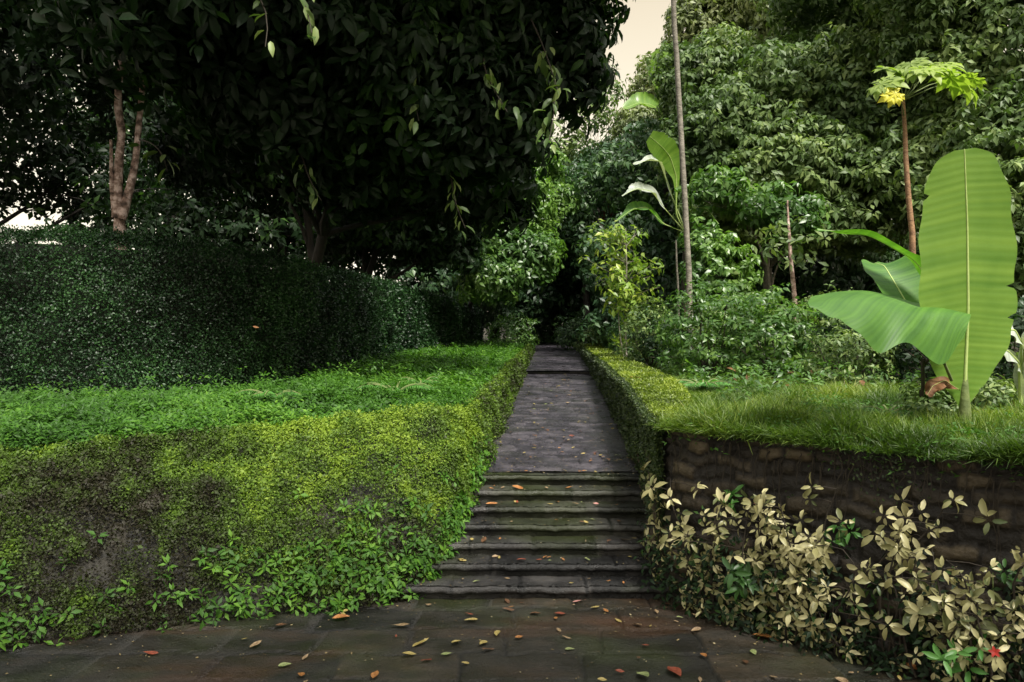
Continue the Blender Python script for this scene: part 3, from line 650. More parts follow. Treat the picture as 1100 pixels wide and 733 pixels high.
def flower(px, z, off, label):
    p, nn = RF.pos(A([dpx(px)]), A([z/1.2]), A([off]), -1); p = p[0]; p[2] = z; root = empty('flower', tuple(p)); tag(root, label, 'flower'); n_ = nrm(nn+A([0, 0, .5]))[0]
    t_ = nrm(np.cross(n_, A([0, 0, 1.]))[None])[0]; b_ = np.cross(n_, t_)
    for k in range(5):
        mb = MB(); d = t_*math.cos(k*1.257)+b_*math.sin(k*1.257)+n_*.5; leaves(mb, p[None], d[None], n_[None], A([.03]), A([.018]), T8, .3+.1*k); mb.build('petal', M['red'], root, loc=tuple(p))
M['red'] = leafmat('red_petal', [(0, (.35, .02, .015)), (1, (.6, .05, .03))], rough=.5, trans=.2, tcol=(1, .6, .6))
flower(823, .80, .17, 'small red flower among cream leaves in the middle of the shrub row')
flower(1078, .28, .24, 'small red flower low among cream leaves by the right frame edge')
# weeds stuff along the wall foot
def foot():
    mb = MB(); n = 900; d = rng.uniform(.5, RF.s[5]-.1, n); p, nn = RF.pos(d, np.clip(np.abs(rng.normal(0, .18, n)), 0, .8), rng.uniform(.02, .2, n), -1); p[:, 2] = np.maximum(p[:, 2], .02)
    rosettes(mb, p, nn, 5, .055, .42, T6, droop=.0); tag(mb.build('undergrowth', M['tree_dark']), kind='stuff', cat='undergrowth', label='dark leafy undergrowth at the foot of the right wall')
foot()

def roots():
    mb = MB(); 
    for k in range(150):
        d = rng.uniform(1.0, RF.s[5]); v0_ = rng.uniform(.8, 1.0); ln = rng.uniform(.1, .5); v = np.linspace(v0_, v0_-ln, 7)
        p, _ = RF.pos(d+np.cumsum(rng.normal(0, .012, 7)), v, np.full(7, rng.uniform(.01, .05)), -1); tube(mb, p, np.linspace(rng.uniform(.002, .005), .001, 7), 4, cap=False)
    tag(mb.build('roots', M['stem_dark']), kind='stuff', cat='roots', label='thin dark roots trailing down the right stone wall')
roots()
# ------------------------------------------------------------------ trees
def lobe_clusters(lobes, n, cull=.46, low=-.55):
    """cluster centres on uneven shells of several ellipsoids, with holes"""
    vol = A([l[3]*l[5] for l in lobes]); cnt = (n*vol/vol.sum()).astype(int); C = []; O = []
    for (cx, cy, cz, rx, ry, rz), k in zip(lobes, cnt):
        k2 = int(k*1.7); u = nrm(rng.normal(size=(k2, 3))); u = u[u[:, 2] > low-.3*rng.uniform(0, 1, len(u))]
        rr = np.clip(1-np.abs(rng.normal(0, .22, len(u))), .25, 1.0)*(1+.5*(vnoise(u*2.6+cx*3.1, 31)-.5)+.25*(vnoise(u*6+cz, 32)-.5))
        p = A([cx, cy, cz])+u*rr[:, None]*A([rx, ry, rz])
        # gather into shelves so that light tops and dark gaps alternate
        sh = .5; ph = p[:, 2]/sh+vnoise(p*1.3, 34)*4; f = ph-np.floor(ph); p[:, 2] -= (f-.5)*sh*.55
        keep = vnoise(p*1.25, 33) > cull-.18
        C.append(p[keep]); O.append(u[keep])
    return np.concatenate(C), np.concatenate(O)
def tree(name, label, base, lobes, n, leaf, asp, mat, bark, r0, tmpl=T6, per=6, droop=.45, group=None, fork=None, cull=.46, low=-.55, colvar=0, cat='tree', seed=1, lean=0):
    global rng
    rs = rng; rng = np.random.default_rng(seed)
    bx, by = base; bz = float(terr(A(bx), A(by)))-.1; b = A([bx, by, bz]); loc = tuple(b)
    root = empty(name, loc); tag(root, label, cat, group)
    L_ = [tuple(l) for l in lobes]
    C, O = lobe_clusters(L_, n, cull, low)
    ca = np.clip(.45+(vnoise(C*.7, 51)-.5)*1.3+(vnoise(C*2.5, 52)-.5)*.8+rng.normal(0, .15, len(C))+colvar, 0, 1)
    mb = MB(); rosettes(mb, C, O, per, leaf, asp, tmpl, droop=droop, spread=leaf*.3, ca=ca); mb.build('crown', M[mat], root, loc=loc)
    mt = MB(); cz = A([l[:3] for l in L_]); mean = cz.mean(0)
    top = A([bx+(mean[0]-bx)*.55+lean, by+(mean[1]-by)*.5, bz+(mean[2]-bz)*.72])
    trunk = bend(b, top, 9, .015); tube(mt, trunk, np.linspace(r0, r0*.55, 9)*A([1.25]+[1]*8), 9)
    for l in L_:
        c = A(l[:3]); k = int(np.argmin(np.abs(trunk[:, 2]-(bz+(c[2]-bz)*.55)))); k = max(5, min(k, 8))
        lb_ = bend(trunk[k], c, 7, .05, .03); tube(mt, lb_, np.linspace(r0*.45, r0*.14, 7), 6)
        d = np.linalg.norm(C-c, axis=1); near = np.argsort(d)[:400]
        for q in rng.choice(near, min(10, len(near)), replace=False):
            tube(mt, bend(lb_[rng.integers(3, 7)], C[q], 5, .06), np.linspace(r0*.13, r0*.03+.004, 5), 4)
    mt.build('trunk', M[bark], root, loc=loc); rng = rs
    return root
def lob(px, py, Y, rx, rz, ry=None): p = at(px, py, Y); return (p[0], p[1], p[2], rx, ry or rx*.85, rz)

GL = 'big shade trees on the left'
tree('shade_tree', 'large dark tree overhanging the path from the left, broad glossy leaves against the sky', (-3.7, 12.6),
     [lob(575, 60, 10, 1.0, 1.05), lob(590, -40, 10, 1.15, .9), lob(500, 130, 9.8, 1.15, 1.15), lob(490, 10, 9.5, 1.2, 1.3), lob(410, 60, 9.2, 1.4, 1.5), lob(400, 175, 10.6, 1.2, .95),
      lob(310, 90, 9.2, 1.5, 1.3), lob(520, 210, 11.5, .75, .6), lob(250, -20, 8.2, 1.8, 1.5), lob(520, -120, 8.8, 2.0, 1.2), lob(330, -220, 7.5, 2.6, 1.3), (-1.3, 6.6, 9.6, 2.0, 2.0, 1.0), (-.2, 8.4, 9.4, 1.6, 1.6, 1.0)],  # last two lobes: unseen overhead crown, added to shade hedge and tree front
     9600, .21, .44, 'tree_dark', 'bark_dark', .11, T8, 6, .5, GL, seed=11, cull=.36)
tree('shade_tree', 'dark tree behind the hedge with a pale blotched trunk forking in two', (-6.0, 11.3),
     [lob(120, 20, 11.5, 2.0, 1.3), lob(30, 80, 11.5, 1.6, 1.2), lob(220, 60, 12.5, 1.7, 1.4), lob(-60, -40, 10, 2.6, 2), lob(130, -120, 9.5, 2.6, 1.5), lob(10, -240, 8, 3, 1.3), (-5.0, 6.2, 9.0, 3.4, 2.6, 1.0), (-4.2, 2.4, 8.8, 2.4, 2.2, .9)],  # last two lobes: unseen crown added overhead to shade the hedge and left bank
     4400, .20, .44, 'tree_dark', 'bark_pale', .02, T6, 6, .5, GL, seed=12, cull=.55)
tree('shade_tree', 'dark tree behind the hedge with a thin upright trunk near the frame middle left', (-3.9, 14.2),
     [lob(330, 170, 14, 1.7, 1.1), lob(250, 160, 14.5, 1.6, 1.1), lob(390, 120, 15, 1.8, 1.6), lob(300, 40, 14, 2.2, 1.6)],
     4200, .20, .44, 'tree_dark', 'bark_dark', .10, T6, 6, .5, GL, seed=13, cull=.40)
tree('shade_tree', 'dark tree rising just behind the far bend of the tall hedge', (-4.2, 17.5),
     [lob(450, 200, 17, 1.6, 1.5), lob(400, 245, 17, 1.6, .9), lob(470, 110, 17, 2, 1.6), lob(480, 260, 17.5, .9, .9)],
     4200, .20, .42, 'tree_dark', 'bark_dark', .12, T6, 6, .5, GL, seed=14, cull=.38)
tree('shade_tree', 'thin-crowned dark tree at the far left, bits of bright sky showing through', (-10.5, 13.5),
     [lob(-20, 150, 14, 2.2, 1.6), lob(60, 190, 15, 1.7, 1.0), lob(150, 205, 16, 1.8, .9), lob(-60, 40, 13, 2.4, 1.8)],
     2000, .20, .44, 'tree_dark', 'bark_dark', .12, T6, 6, .5, GL, seed=15, cull=.56)
for i, (px, Y, lb) in enumerate([(180, 24, 'dim tree far behind the forked pale trunk'), (300, 24, 'dim tree behind the thin upright trunk'), (390, 26, 'dim tree seen just above the hedge where it dips')]):
    x = (px-550)/FPX*Y
    tree('forest_tree', lb, (x, Y), [lob(px, 250, Y, 3.2, 2.0), lob(px+20, 150, Y, 3.4, 2.4), lob(px-20, 60 if px > 250 else 130, Y+1, 3.6 if px > 250 else 2.4, 2.6 if px > 250 else 1.5)], 3200 if px > 250 else 1900, .28, .5, 'tree_dark', 'bark_dark', .2, T6, 6, .5, 'dim forest trees behind the left hedge', seed=20+i, cull=.40)

tree('shade_tree', 'unseen tree added behind the camera on the right to shade the paving', (6.0, -4.0), [(3.0, -1.8, 9.2, 2.6, 1.8, .9), (.6, -2.6, 9.2, 1.8, 1.5, .8)], 1500, .21, .46, 'tree_dark', 'bark_dark', .15, T6, 6, .5, GL, seed=18, cull=.36)  # out of view, added only for the shade it throws on the paving
# pale forked trunk (own limbs, drawn over the thin one above)
def forked():
    b = A([-5.9, 11.2, 1.1]); mt = MB()
    f = at(128, 218, 11.2)
    tube(mt, bend((f[0]-.05, 11.2, 1.0), f, 6, .01), [.12, .115, .11, .105, .10, .06], 10, cap=True)
    tube(mt, bend(f-A([.02, 0, .22]), at(131, 140, 11.2), 8, .02), np.linspace(.085, .05, 8), 8); tube(mt, bend(at(131, 141, 11.2), at(128, 20, 11.2), 6, .02), np.linspace(.06, .04, 6), 7)
    tube(mt, bend(f+A([.03, 0, -.24]), at(148, 145, 11.3), 8, .02), np.linspace(.075, .04, 8), 8); tube(mt, bend(at(148, 146, 11.3), at(160, 10, 11.4), 6, .02), np.linspace(.045, .03, 6), 7)
    tube(mt, bend(f+A([-.06, 0, -.2]), at(119, 150, 11.1), 6, .02), np.linspace(.04, .02, 6), 6)
    root = [o for o in bpy.data.objects if o.get('label', '').startswith('dark tree behind the hedge with a pale')][0]
    old = [c for c in root.children if c.name.startswith('trunk')][0]; bpy.data.objects.remove(old)
    mt.build('trunk', M['bark_pale'], root, loc=tuple(root.location))
forked()

GC = 'trees around the end of the path'
tree('leafy_tree', 'light green leafy tree hanging over the left of the far path', (-1.6, 21.5),
     [lob(535, 225, 20, 1.4, 1.4), lob(560, 275, 19, 1.0, .9), lob(525, 300, 18.5, .8, .7), lob(555, 185, 21, 1.4, 1.0), lob(590, 215, 21, .9, .8)],
     5200, .17, .46, 'tree_light', 'bark_dark', .09, T6, 6, .4, GC, seed=31, cull=.42, colvar=.25)
tree('leafy_tree', 'mid green tree beneath the bright sky gap at the centre', (2.6, 27),
     [lob(615, 215, 27, 2.0, 1.7), lob(660, 240, 26, 1.9, 1.5), lob(575, 190, 29, 1.5, 1.3), lob(665, 170, 28, 1.2, 1.1)],
     4300, .21, .46, 'tree_far', 'bark_dark', .15, T6, 6, .4, GC, seed=32, cull=.38)
tree('leafy_tree', 'sparse backlit tree whose loose leaves break up the bottom of the sky gap', (3.4, 26), [lob(628, 120, 22, .9, .9), lob(600, 150, 22, .9, .8), lob(650, 95, 23, .6, .6)], 260, .2, .44, 'tree_mid', 'bark_dark', .05, T6, 6, .4, GC, seed=33, cull=.44)
for i, (px, Y, py, lb) in enumerate([(595, 31, 300, 'deep shaded tree closing the end of the path'), (530, 29, 270, 'shaded tree left of the end of the path'), (665, 29, 290, 'shaded tree right of the end of the path'),
                                     (720, 27, 270, 'shaded tree behind the slender palm trunk'), (480, 26, 250, 'shaded tree behind the light green leafy tree'), (620, 36, 260, 'farthest tree beyond the end of the path')]):
    x = (px-550)/FPX*Y
    tree('forest_tree', lb, (x, Y), [lob(px, py, Y, 2.6, 2.6), lob(px+8, py+55, Y-.5, 2.2, 1.3), lob(px, py-70, Y+.6, 2.2, 1.4)], 2600, .25, .5, 'tree_far', 'bark_dark', .2, T6, 6, .5, 'shaded forest trees behind the path end', seed=40+i, cull=.36)

GR = 'broad leafed trees on the right slope'
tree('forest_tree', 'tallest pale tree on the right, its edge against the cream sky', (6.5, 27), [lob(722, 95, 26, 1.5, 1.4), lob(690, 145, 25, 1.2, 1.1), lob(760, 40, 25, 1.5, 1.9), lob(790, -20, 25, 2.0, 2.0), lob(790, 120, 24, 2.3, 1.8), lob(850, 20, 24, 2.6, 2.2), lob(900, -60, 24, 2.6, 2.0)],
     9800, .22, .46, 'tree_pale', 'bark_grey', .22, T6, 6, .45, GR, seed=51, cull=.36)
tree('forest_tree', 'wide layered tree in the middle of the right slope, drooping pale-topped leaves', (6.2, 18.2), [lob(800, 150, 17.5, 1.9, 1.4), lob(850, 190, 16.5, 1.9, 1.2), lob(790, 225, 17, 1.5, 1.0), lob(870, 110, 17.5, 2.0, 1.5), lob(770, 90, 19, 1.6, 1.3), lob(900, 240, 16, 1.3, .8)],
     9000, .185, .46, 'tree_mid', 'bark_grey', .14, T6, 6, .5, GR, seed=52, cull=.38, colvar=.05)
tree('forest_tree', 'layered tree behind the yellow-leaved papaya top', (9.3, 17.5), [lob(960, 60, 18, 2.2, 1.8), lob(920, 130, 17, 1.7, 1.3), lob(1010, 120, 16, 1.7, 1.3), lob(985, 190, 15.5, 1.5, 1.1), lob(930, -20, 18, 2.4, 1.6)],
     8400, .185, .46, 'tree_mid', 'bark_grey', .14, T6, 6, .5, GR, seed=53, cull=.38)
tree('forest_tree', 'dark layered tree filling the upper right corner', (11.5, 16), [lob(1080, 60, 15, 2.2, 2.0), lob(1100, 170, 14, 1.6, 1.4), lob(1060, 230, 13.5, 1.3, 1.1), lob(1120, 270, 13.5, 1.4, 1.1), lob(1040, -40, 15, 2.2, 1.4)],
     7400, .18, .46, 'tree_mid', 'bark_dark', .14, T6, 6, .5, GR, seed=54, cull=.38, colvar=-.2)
tree('understory_tree', 'small bushy tree with round pale leaves right of the slender palm', (3.75, 13.6), [lob(775, 300, 13.2, .7, .75), lob(800, 340, 13, .7, .5), lob(770, 370, 12.8, .5, .3), lob(760, 265, 13.5, .5, .4), lob(825, 380, 12.6, .55, .3)],
     900, .13, .55, 'tree_light', 'bark_grey', .03, T6, 6, .4, None, seed=55, cull=.40, colvar=.1)
tree('understory_tree', 'lit yellowish-green small tree high behind the palm stem at centre right', (5.6, 15.8), [lob(830, 222, 14.8, .9, .4), lob(850, 238, 14.5, .6, .35), lob(770, 205, 15.2, .7, .4)],
     420, .18, .46, 'tree_light', 'bark_grey', .05, T6, 7, .5, None, seed=56, cull=.3, colvar=.35)
for i, (px, Y, lb) in enumerate([(700, 20, 'shaded tree between sapling and palm'), (800, 22, 'shaded tree under the wide layered tree'), (880, 20, 'shaded tree behind the thin pink stem'), (960, 21, 'shaded tree behind the big banana leaves'), (1080, 19, 'shaded tree at the right frame edge behind the banana plant')]):
    x = (px-550)/FPX*Y
    tree('forest_tree', lb, (x, Y), [lob(px, 290, Y, 2.0, 1.6), lob(px, 350, Y-1, 1.7, .8), lob(px+10, 190, Y+1, 2.4, 1.6)], 2600, .20, .46, 'tree_far', 'bark_dark', .12, T6, 6, .5, 'shaded trees low on the right slope', seed=60+i, cull=.36)
# low shrubs on the ground behind the turf
def shrub(px, py, Y, r, n, leaf, mat, label, seed, h=None, name='shrub'):
    global rng
    rs = rng; rng = np.random.default_rng(seed); p = at(px, py, Y); bz = float(terr(A(p[0]), A(p[1]))); b = (p[0], p[1], bz)
    root = empty(name, b); tag(root, label, 'shrub')
    hh = h or r; C, O = lobe_clusters([(p[0], p[1], bz+hh*.6, r, r*.8, hh*.75)], n, .2, -.8); mb = MB(); rosettes(mb, C, O, 5, leaf, .45, T6, droop=.2, spread=leaf*.3); mb.build('foliage', M[mat], root, loc=b)
    ms = MB()
    for q in C[rng.choice(len(C), min(14, len(C)), replace=False)]: tube(ms, bend(b, q, 5, .06), np.linspace(.012, .004, 5), 4)
    ms.build('stem', M['stem_dark'], root, loc=b); rng = rs
shrub(690, 375, 15, .7, 260, .10, 'tree_far', 'dark low shrub behind the lime hedge next to the sapling', 71)
shrub(720, 392, 12, .6, 240, .09, 'tree_dark', 'low dark shrub beside the foot of the slender palm', 72)
shrub(800, 395, 11.5, .8, 420, .09, 'tree_mid', 'low green shrub at the edge of the grass right of the palm foot', 73)
shrub(830, 385, 12.5, .8, 300, .09, 'tree_dark', 'dark shrub left of the thin pink stem', 74)
shrub(890, 390, 11, .9, 420, .085, 'tree_mid', 'small-leaved shrub just right of the thin pink stem', 75)
shrub(940, 392, 9.5, .8, 380, .08, 'tree_dark', 'dark shrub behind the lower banana leaf', 76)
shrub(1010, 390, 8.5, .7, 300, .09, 'tree_dark', 'dark shrub behind the banana plant foot', 77)
shrub(1090, 400, 7.5, .7, 260, .09, 'tree_dark', 'dark shrub at the right frame edge behind the banana', 78)
shrub(620, 370, 24, .8, 260, .12, 'tree_far', 'dark shrub at the right end of the far path', 79)
shrub(548, 368, 22, .8, 260, .11, 'tree_light', 'green shrub at the left end of the far path', 80)
shrub(640, 362, 21, .6, 180, .11, 'tree_mid', 'brownish green shrub at the far end of the lime hedge', 81)

shrub(760, 385, 10.5, .75, 420, .09, 'tree_light', 'fresh green leafy shrub in front of the slender palm foot', 82, h=1.0)
shrub(835, 388, 10.2, .7, 360, .10, 'tree_light', 'fresh green shrub with larger leaves in front of the thin pink stem', 83, h=.9)
shrub(700, 385, 12.5, .55, 260, .09, 'tree_mid', 'leafy shrub tucked between the sapling and the slender palm', 84, h=.9)
shrub(915, 392, 8.6, .55, 300, .075, 'tree_mid', 'small dense shrub left of the lower banana leaf', 85, h=.55)
shrub(1060, 400, 6.0, .30, 160, .07, 'tree_mid', 'small dark-leaved bush right of the banana plant foot', 86, h=.35)
shrub(1000, 405, 5.5, .22, 120, .06, 'tree_mid', 'tiny bush just left of the banana plant foot', 87, h=.25)
# sapling beside the low hedge
def sapling():
    b = at(673, 392, 13.6); b[2] = float(terr(A(b[0]), A(b[1]))); loc = tuple(b); root = empty('sapling', loc)
    tag(root, 'slim young tree with bright yellow-green leaves just behind the lime hedge', 'tree')
    st = MB(); ml = MB(); top = at(672, 245, 13.6); tr = bend(b, top, 9, .012); tube(st, tr, np.linspace(.028, .010, 9), 7)
    tube(st, bend(b, at(664, 330, 13.5), 6, .02), np.linspace(.015, .008, 6), 5)
    C = []
    for k in range(80):
        t = rng.uniform(.22, 1); p = tr[int(t*8)]; a_ = rng.uniform(0, 6.28); spr = .78*(1-.45*abs(t-.72)/.5)*rng.uniform(.35, 1.1)
        if t < .5: spr *= .7
        q = p+A([math.cos(a_)*spr, math.sin(a_)*spr*.8, rng.uniform(.05, .45)]); lb_ = bend(p, q, 5, .04); tube(st, lb_, np.linspace(.007, .003, 5), 4)
        for j in range(2, 5): C.append(lb_[j]+rng.normal(0, .03, 3))
    C = A(C); O = nrm(C-b*A([1, 1, 0])-A([0, 0, 2.4])); rosettes(ml, C, O, 5, .155, .42, T6, droop=.35, up=.5, spread=.05)
    st.build('trunk', M['bark_grey'], root, loc=loc); ml.build('crown', M['sapling'], root, loc=loc)
sapling()

# slender palm stem, thin stems
def pole(name, label, pts, r, mat, cat='tree', parts=None):
    b = A(pts[0]); loc = tuple(b); root = empty(name, loc); tag(root, label, cat); mb = MB()
    P = [];
    for a_, c_ in zip(pts[:-1], pts[1:]): P += list(bend(a_, c_, 8, .006))[:-1]
    P.append(A(pts[-1])); P = A(P); rr = np.interp(np.linspace(0, 1, len(P)), np.linspace(0, 1, len(r)), r)
    tube(mb, P, rr, 9); mb.build('trunk', M[mat], root, loc=loc); return root, P
def g(px, Y): x = (px-550)/FPX*Y; return A([x, Y, float(terr(A(x), A(Y)))-.05])
palm, PP = pole('palm', 'very tall slender grey palm stem rising out of the top of the photo', [g(743, 12.6), at(740, 290, 12.6), at(733, 170, 12.6), at(727, 60, 12.6), at(722, -60, 12.6), at(722, -120, 12.6)], [.06, .05, .047, .044, .041, .038], 'bark_grey')
def palm_frond(mb, ms, p0, az_, L_, drop, leafl=.5, up0=.6, n=34, w=.035):
    t = np.linspace(0, 1, 12); d = A([math.sin(az_), math.cos(az_), 0]); P = p0+d*(t*L_)[:, None]+A([0, 0, 1.])*(up0*t*L_-drop*L_*t**2)[:, None]
    tube(ms, P, np.linspace(.015, .004, 12), 5)
    tt = np.repeat(np.linspace(.12, 1, n), 2); C = np.stack([np.interp(tt, t, P[:, k]) for k in range(3)], -1)
    T = nrm(np.gradient(P, axis=0)); TT = np.stack([np.interp(tt, t, T[:, k]) for k in range(3)], -1); sd_ = nrm(np.cross(TT, A([0, 0, 1.]))); s = np.tile([1, -1], n)[:, None]
    D = sd_*s+TT*.6+A([0, 0, -.35]); l = leafl*np.sin(np.clip(tt, .05, 1)*np.pi*.85+.25)
    leaves(mb, C, D, A([0, 0, 1.])+rng.normal(0, .2, C.shape), l, w, T6, rng.uniform(0, 1, len(C)))
ml = MB(); ms = MB()
for k in range(9): palm_frond(ml, ms, PP[-1], k*.7, 2.2, .8)
ml.build('crown', M['tree_mid'], palm, loc=tuple(palm.location)); ms.build('frond_stalks', M['stem_green'], palm, loc=tuple(palm.location))
pole('thin_stem', 'thin bare grey stem just left of the palm foot, shorter than the palm', [g(729, 12.9), at(728, 300, 12.9), at(726, 258, 12.9)], [.022, .018, .012], 'bark_grey', 'stem')
pole('thin_stem', 'short bare stem between the palm foot and the thin grey stem', [g(735, 12.7), at(736, 345, 12.7), at(738, 320, 12.6)], [.026, .022, .018], 'bark_pale', 'stem')
pk, _ = pole('thin_stem', 'slightly leaning thin pinkish brown stem standing alone right of the palm', [g(859, 11.6), at(855, 340, 11.6), at(849, 275, 11.6), at(846, 215, 11.8)], [.045, .038, .030, .012], 'bark_pale', 'stem')
mb = MB(); tp_ = at(848, 262, 11.7); C = tp_+rng.normal(0, 1, (34, 3))*A([.32, .3, .22]); rosettes(mb, C, nrm(C-tp_), 6, .16, .42, T6, droop=.5); mb.build('crown', M['tree_mid'], pk, loc=tuple(pk.location))

# papaya
def lobed(mb, c, size, n_l=7, axis=A([0, -.3, 1.]), a=.5):
    """hand shaped leaf: lobes radiating round the stalk end"""
    ax = nrm(A(axis)[None])[0]; t = nrm(np.cross(ax, rng.normal(size=3))[None])[0]; b_ = np.cross(ax, t)
    for k in range(n_l):
        an = (k/(n_l-1)-.5)*4.6; d = t*math.cos(an)+b_*math.sin(an); l = size*(1-.35*abs(k/(n_l-1)-.5)*2)
        leaves(mb, A([c]), A([d-ax*.15]), A([ax]), l, l*.5, T8, a+rng.uniform(-.3, .3))
        for sgn in (-1, 1):
            leaves(mb, A([c+d*l*.4]), A([d+sgn*np.cross(ax, d)*.7]), A([ax]), l*.45, l*.2, T8, a+rng.uniform(-.3, .3))
def papaya():
    Y = 10.5; pts = [g(982, Y), at(980, 250, Y), at(973, 170, Y), at(970, 108, Y)]
    root, P = pole('papaya_tree', 'slim reddish brown papaya stem topped by light green lobed leaves and one yellow leaf', pts, [.05, .04, .034, .024], 'bark_brown')
    mb = MB(); ms = MB(); top = P[-1]
    ax_ = np.random.default_rng(4)
    for (px, py, Y2, s) in ((946, 90, 10.3, .30), (958, 74, 10.7, .33), (978, 68, 10.6, .32), (992, 74, 10.2, .34), (1008, 70, 10.9, .34), (1020, 82, 10.2, .34), (1034, 92, 10.5, .30), (1046, 84, 10.9, .24)):
        c = at(px, py, Y2); tube(ms, bend(top, c, 6, .03, .06), np.linspace(.010, .005, 6), 5); lobed(mb, c, s*1.25, axis=A([(px-980)*.012+ax_.normal(0, .3), -.6+ax_.normal(0, .35), .9]), a=.5+.4*(px > 985))
    loc = tuple(root.location); mb.build('crown', M['papaya'], root, loc=loc)
    my = MB(); c = at(962, 100, 10.1); tube(ms, bend(P[-3], c, 6, .03, .06), np.linspace(.010, .005, 6), 5); lobed(my, c, .24, axis=A([-.3, -1.5, .5]))
    o = my.build('leaf', M['yellow'], root, loc=loc); o['label'] = 'bright yellow hanging lobed leaf'
    ms.build('leaf_stalks', M['stem_green'], root, loc=loc)
papaya()

# ------------------------------------------------------------------ banana plants
def bananamat(name, c0, c1, trans=.35, rough=.35):
    m, t, o = newmat(name); N = t.nodes.new; K = t.links.new
    at_ = N('ShaderNodeAttribute'); at_.attribute_name = 'rnd'        # runs along the blade: fine parallel veins
    wv = N('ShaderNodeMath'); wv.operation = 'MULTIPLY'; wv.inputs[1].default_value = 260; K(at_.outputs['Fac'], wv.inputs[0])
    sn = N('ShaderNodeMath'); sn.operation = 'SINE'; K(wv.outputs[0], sn.inputs[0])
    tc = N('ShaderNodeTexCoord'); n = N('ShaderNodeTexNoise'); n.inputs['Scale'].default_value = 4; n.inputs['Detail'].default_value = 6; K(tc.outputs['Object'], n.inputs['Vector'])
    # broad bands along the veins
    n2 = N('ShaderNodeTexNoise'); n2.noise_dimensions = '1D'; n2.inputs['Scale'].default_value = 22; n2.inputs['Detail'].default_value = 5; K(at_.outputs['Fac'], n2.inputs['W'])
    mix = N('ShaderNodeMath'); mix.operation = 'MULTIPLY_ADD'; mix.inputs[1].default_value = .025; K(sn.outputs[0], mix.inputs[0])
    av = N('ShaderNodeMix'); av.inputs['Factor'].default_value = .55; K(n.outputs['Fac'], av.inputs['A']); K(n2.outputs['Fac'], av.inputs['B']); K(av.outputs['Result'], mix.inputs[2])
    r = ramp(t, [(.3, c0), (.7, c1)], mix.outputs[0]); p = N('ShaderNodeBsdfPrincipled'); p.inputs['Roughness'].default_value = rough
    K(r.outputs['Color'], p.inputs['Base Color']); mu = N('ShaderNodeVectorMath'); mu.operation = 'MULTIPLY'; mu.inputs[1].default_value = (1.4, 1.5, .6); K(r.outputs['Color'], mu.inputs[0])
    b = N('ShaderNodeBump'); b.inputs['Strength'].default_value = .12; b.inputs['Distance'].default_value = .003; K(sn.outputs[0], b.inputs['Height']); K(b.outputs[0], p.inputs['Normal'])
    tr = N('ShaderNodeBsdfTranslucent'); K(mu.outputs[0], tr.inputs['Color']); ms = N('ShaderNodeMixShader'); ms.inputs['Fac'].default_value = trans
    K(p.outputs[0], ms.inputs[1]); K(tr.outputs[0], ms.inputs[2]); K(ms.outputs[0], o.inputs['Surface']); return m
M['ban_bright'] = bananamat('banana_leaf_bright', (.10, .21, .03), (.20, .33, .055), .35)
M['ban_mid'] = bananamat('banana_leaf_green', (.045, .14, .018), (.11, .26, .03), .35, .55)
M['ban_rib'] = roughmat('banana_midrib', [(.3, (.32, .42, .12)), (.7, (.45, .55, .20))], scale=10, bump=.1, rough=.45)
M['ban_dead'] = roughmat('dead_banana_leaf', [(.3, (.05, .02, .008)), (.7, (.20, .09, .03))], scale=10, bump=.6, rough=.8)
def banana_leaf(root, mid, side, halfw, mat, fold=.15, wave=.02, droop=0.0, rib=.014, tears=0, seed=0, ripple=9):
    """mid: control points of the midrib; side: sideways vector(s); halfw: half widths along it"""
    n = 120; m = 14; rg = np.random.default_rng(seed)
    tt = np.linspace(0, 1, n); mid = A(mid, float); k = np.linspace(0, 1, len(mid))
    # smooth by repeated averaging of a dense polyline
    P = np.stack([np.interp(tt, k, mid[:, j]) for j in range(3)], -1)
    for _ in range(30): P[1:-1] = (P[:-2]+2*P[1:-1]+P[2:])/4
    T = nrm(np.gradient(P, axis=0)); side = A(side, float).reshape(-1, 3); Sd = np.stack([np.interp(tt, np.linspace(0, 1, len(side)), side[:, j]) for j in range(3)], -1)
    Sd = nrm(Sd-(Sd*T).sum(-1, keepdims=True)*T); Nn = np.cross(T, Sd)
    kn = [h_[0] for h_ in halfw] if np.ndim(halfw) == 2 else np.linspace(0, 1, len(halfw)); hv = [h_[1] for h_ in halfw] if np.ndim(halfw) == 2 else halfw
    W = np.interp(tt, kn, hv)
    for _ in range(3): W[1:-1] = (W[:-2]+W[1:-1]*2+W[2:])/4
    mb = MB()
    for s in (-1, 1):
        q = np.linspace(0, 1, m); ed = 1+.03*np.sin(tt*37+s+seed)+.03*(vnoise(np.stack([tt*14, tt*0+s*7+seed, tt*0], -1), 3)-.5)
        for tr_ in range(tears): ed = ed*(1-rg.uniform(.05, .22)*np.exp(-((tt-rg.uniform(.15, .9))/.006)**2))
        X = (W*ed)[:, None]*q[None]
        wz = wave*np.sin(tt[:, None]*ripple*2+s*1.3+seed)*q[None]**2
        off = fold*X-droop*X**2/np.maximum(W.max(), .01)+wz
        V = P[:, None]+Sd[:, None]*(s*X)[..., None]+Nn[:, None]*off[..., None]
        idx = np.arange(n*m).reshape(n, m); f = np.stack([idx[:-1, :-1], idx[1:, :-1], idx[1:, 1:], idx[:-1, 1:]], -1).reshape(-1, 4)
        if s > 0: f = f[:, ::-1]
        mb.add(V, [f], (tt[:, None]+q[None]*W[:, None]*.05+0*X).ravel())
    lf = mb.build('leaf', M[mat], root, loc=tuple(root.location))
    mr = MB(); tube(mr, P, np.interp(tt, [0, 1], [rib, rib*.25]), 7); mr.build('midrib', M['ban_rib'], lf, loc=tuple(root.location)); return lf
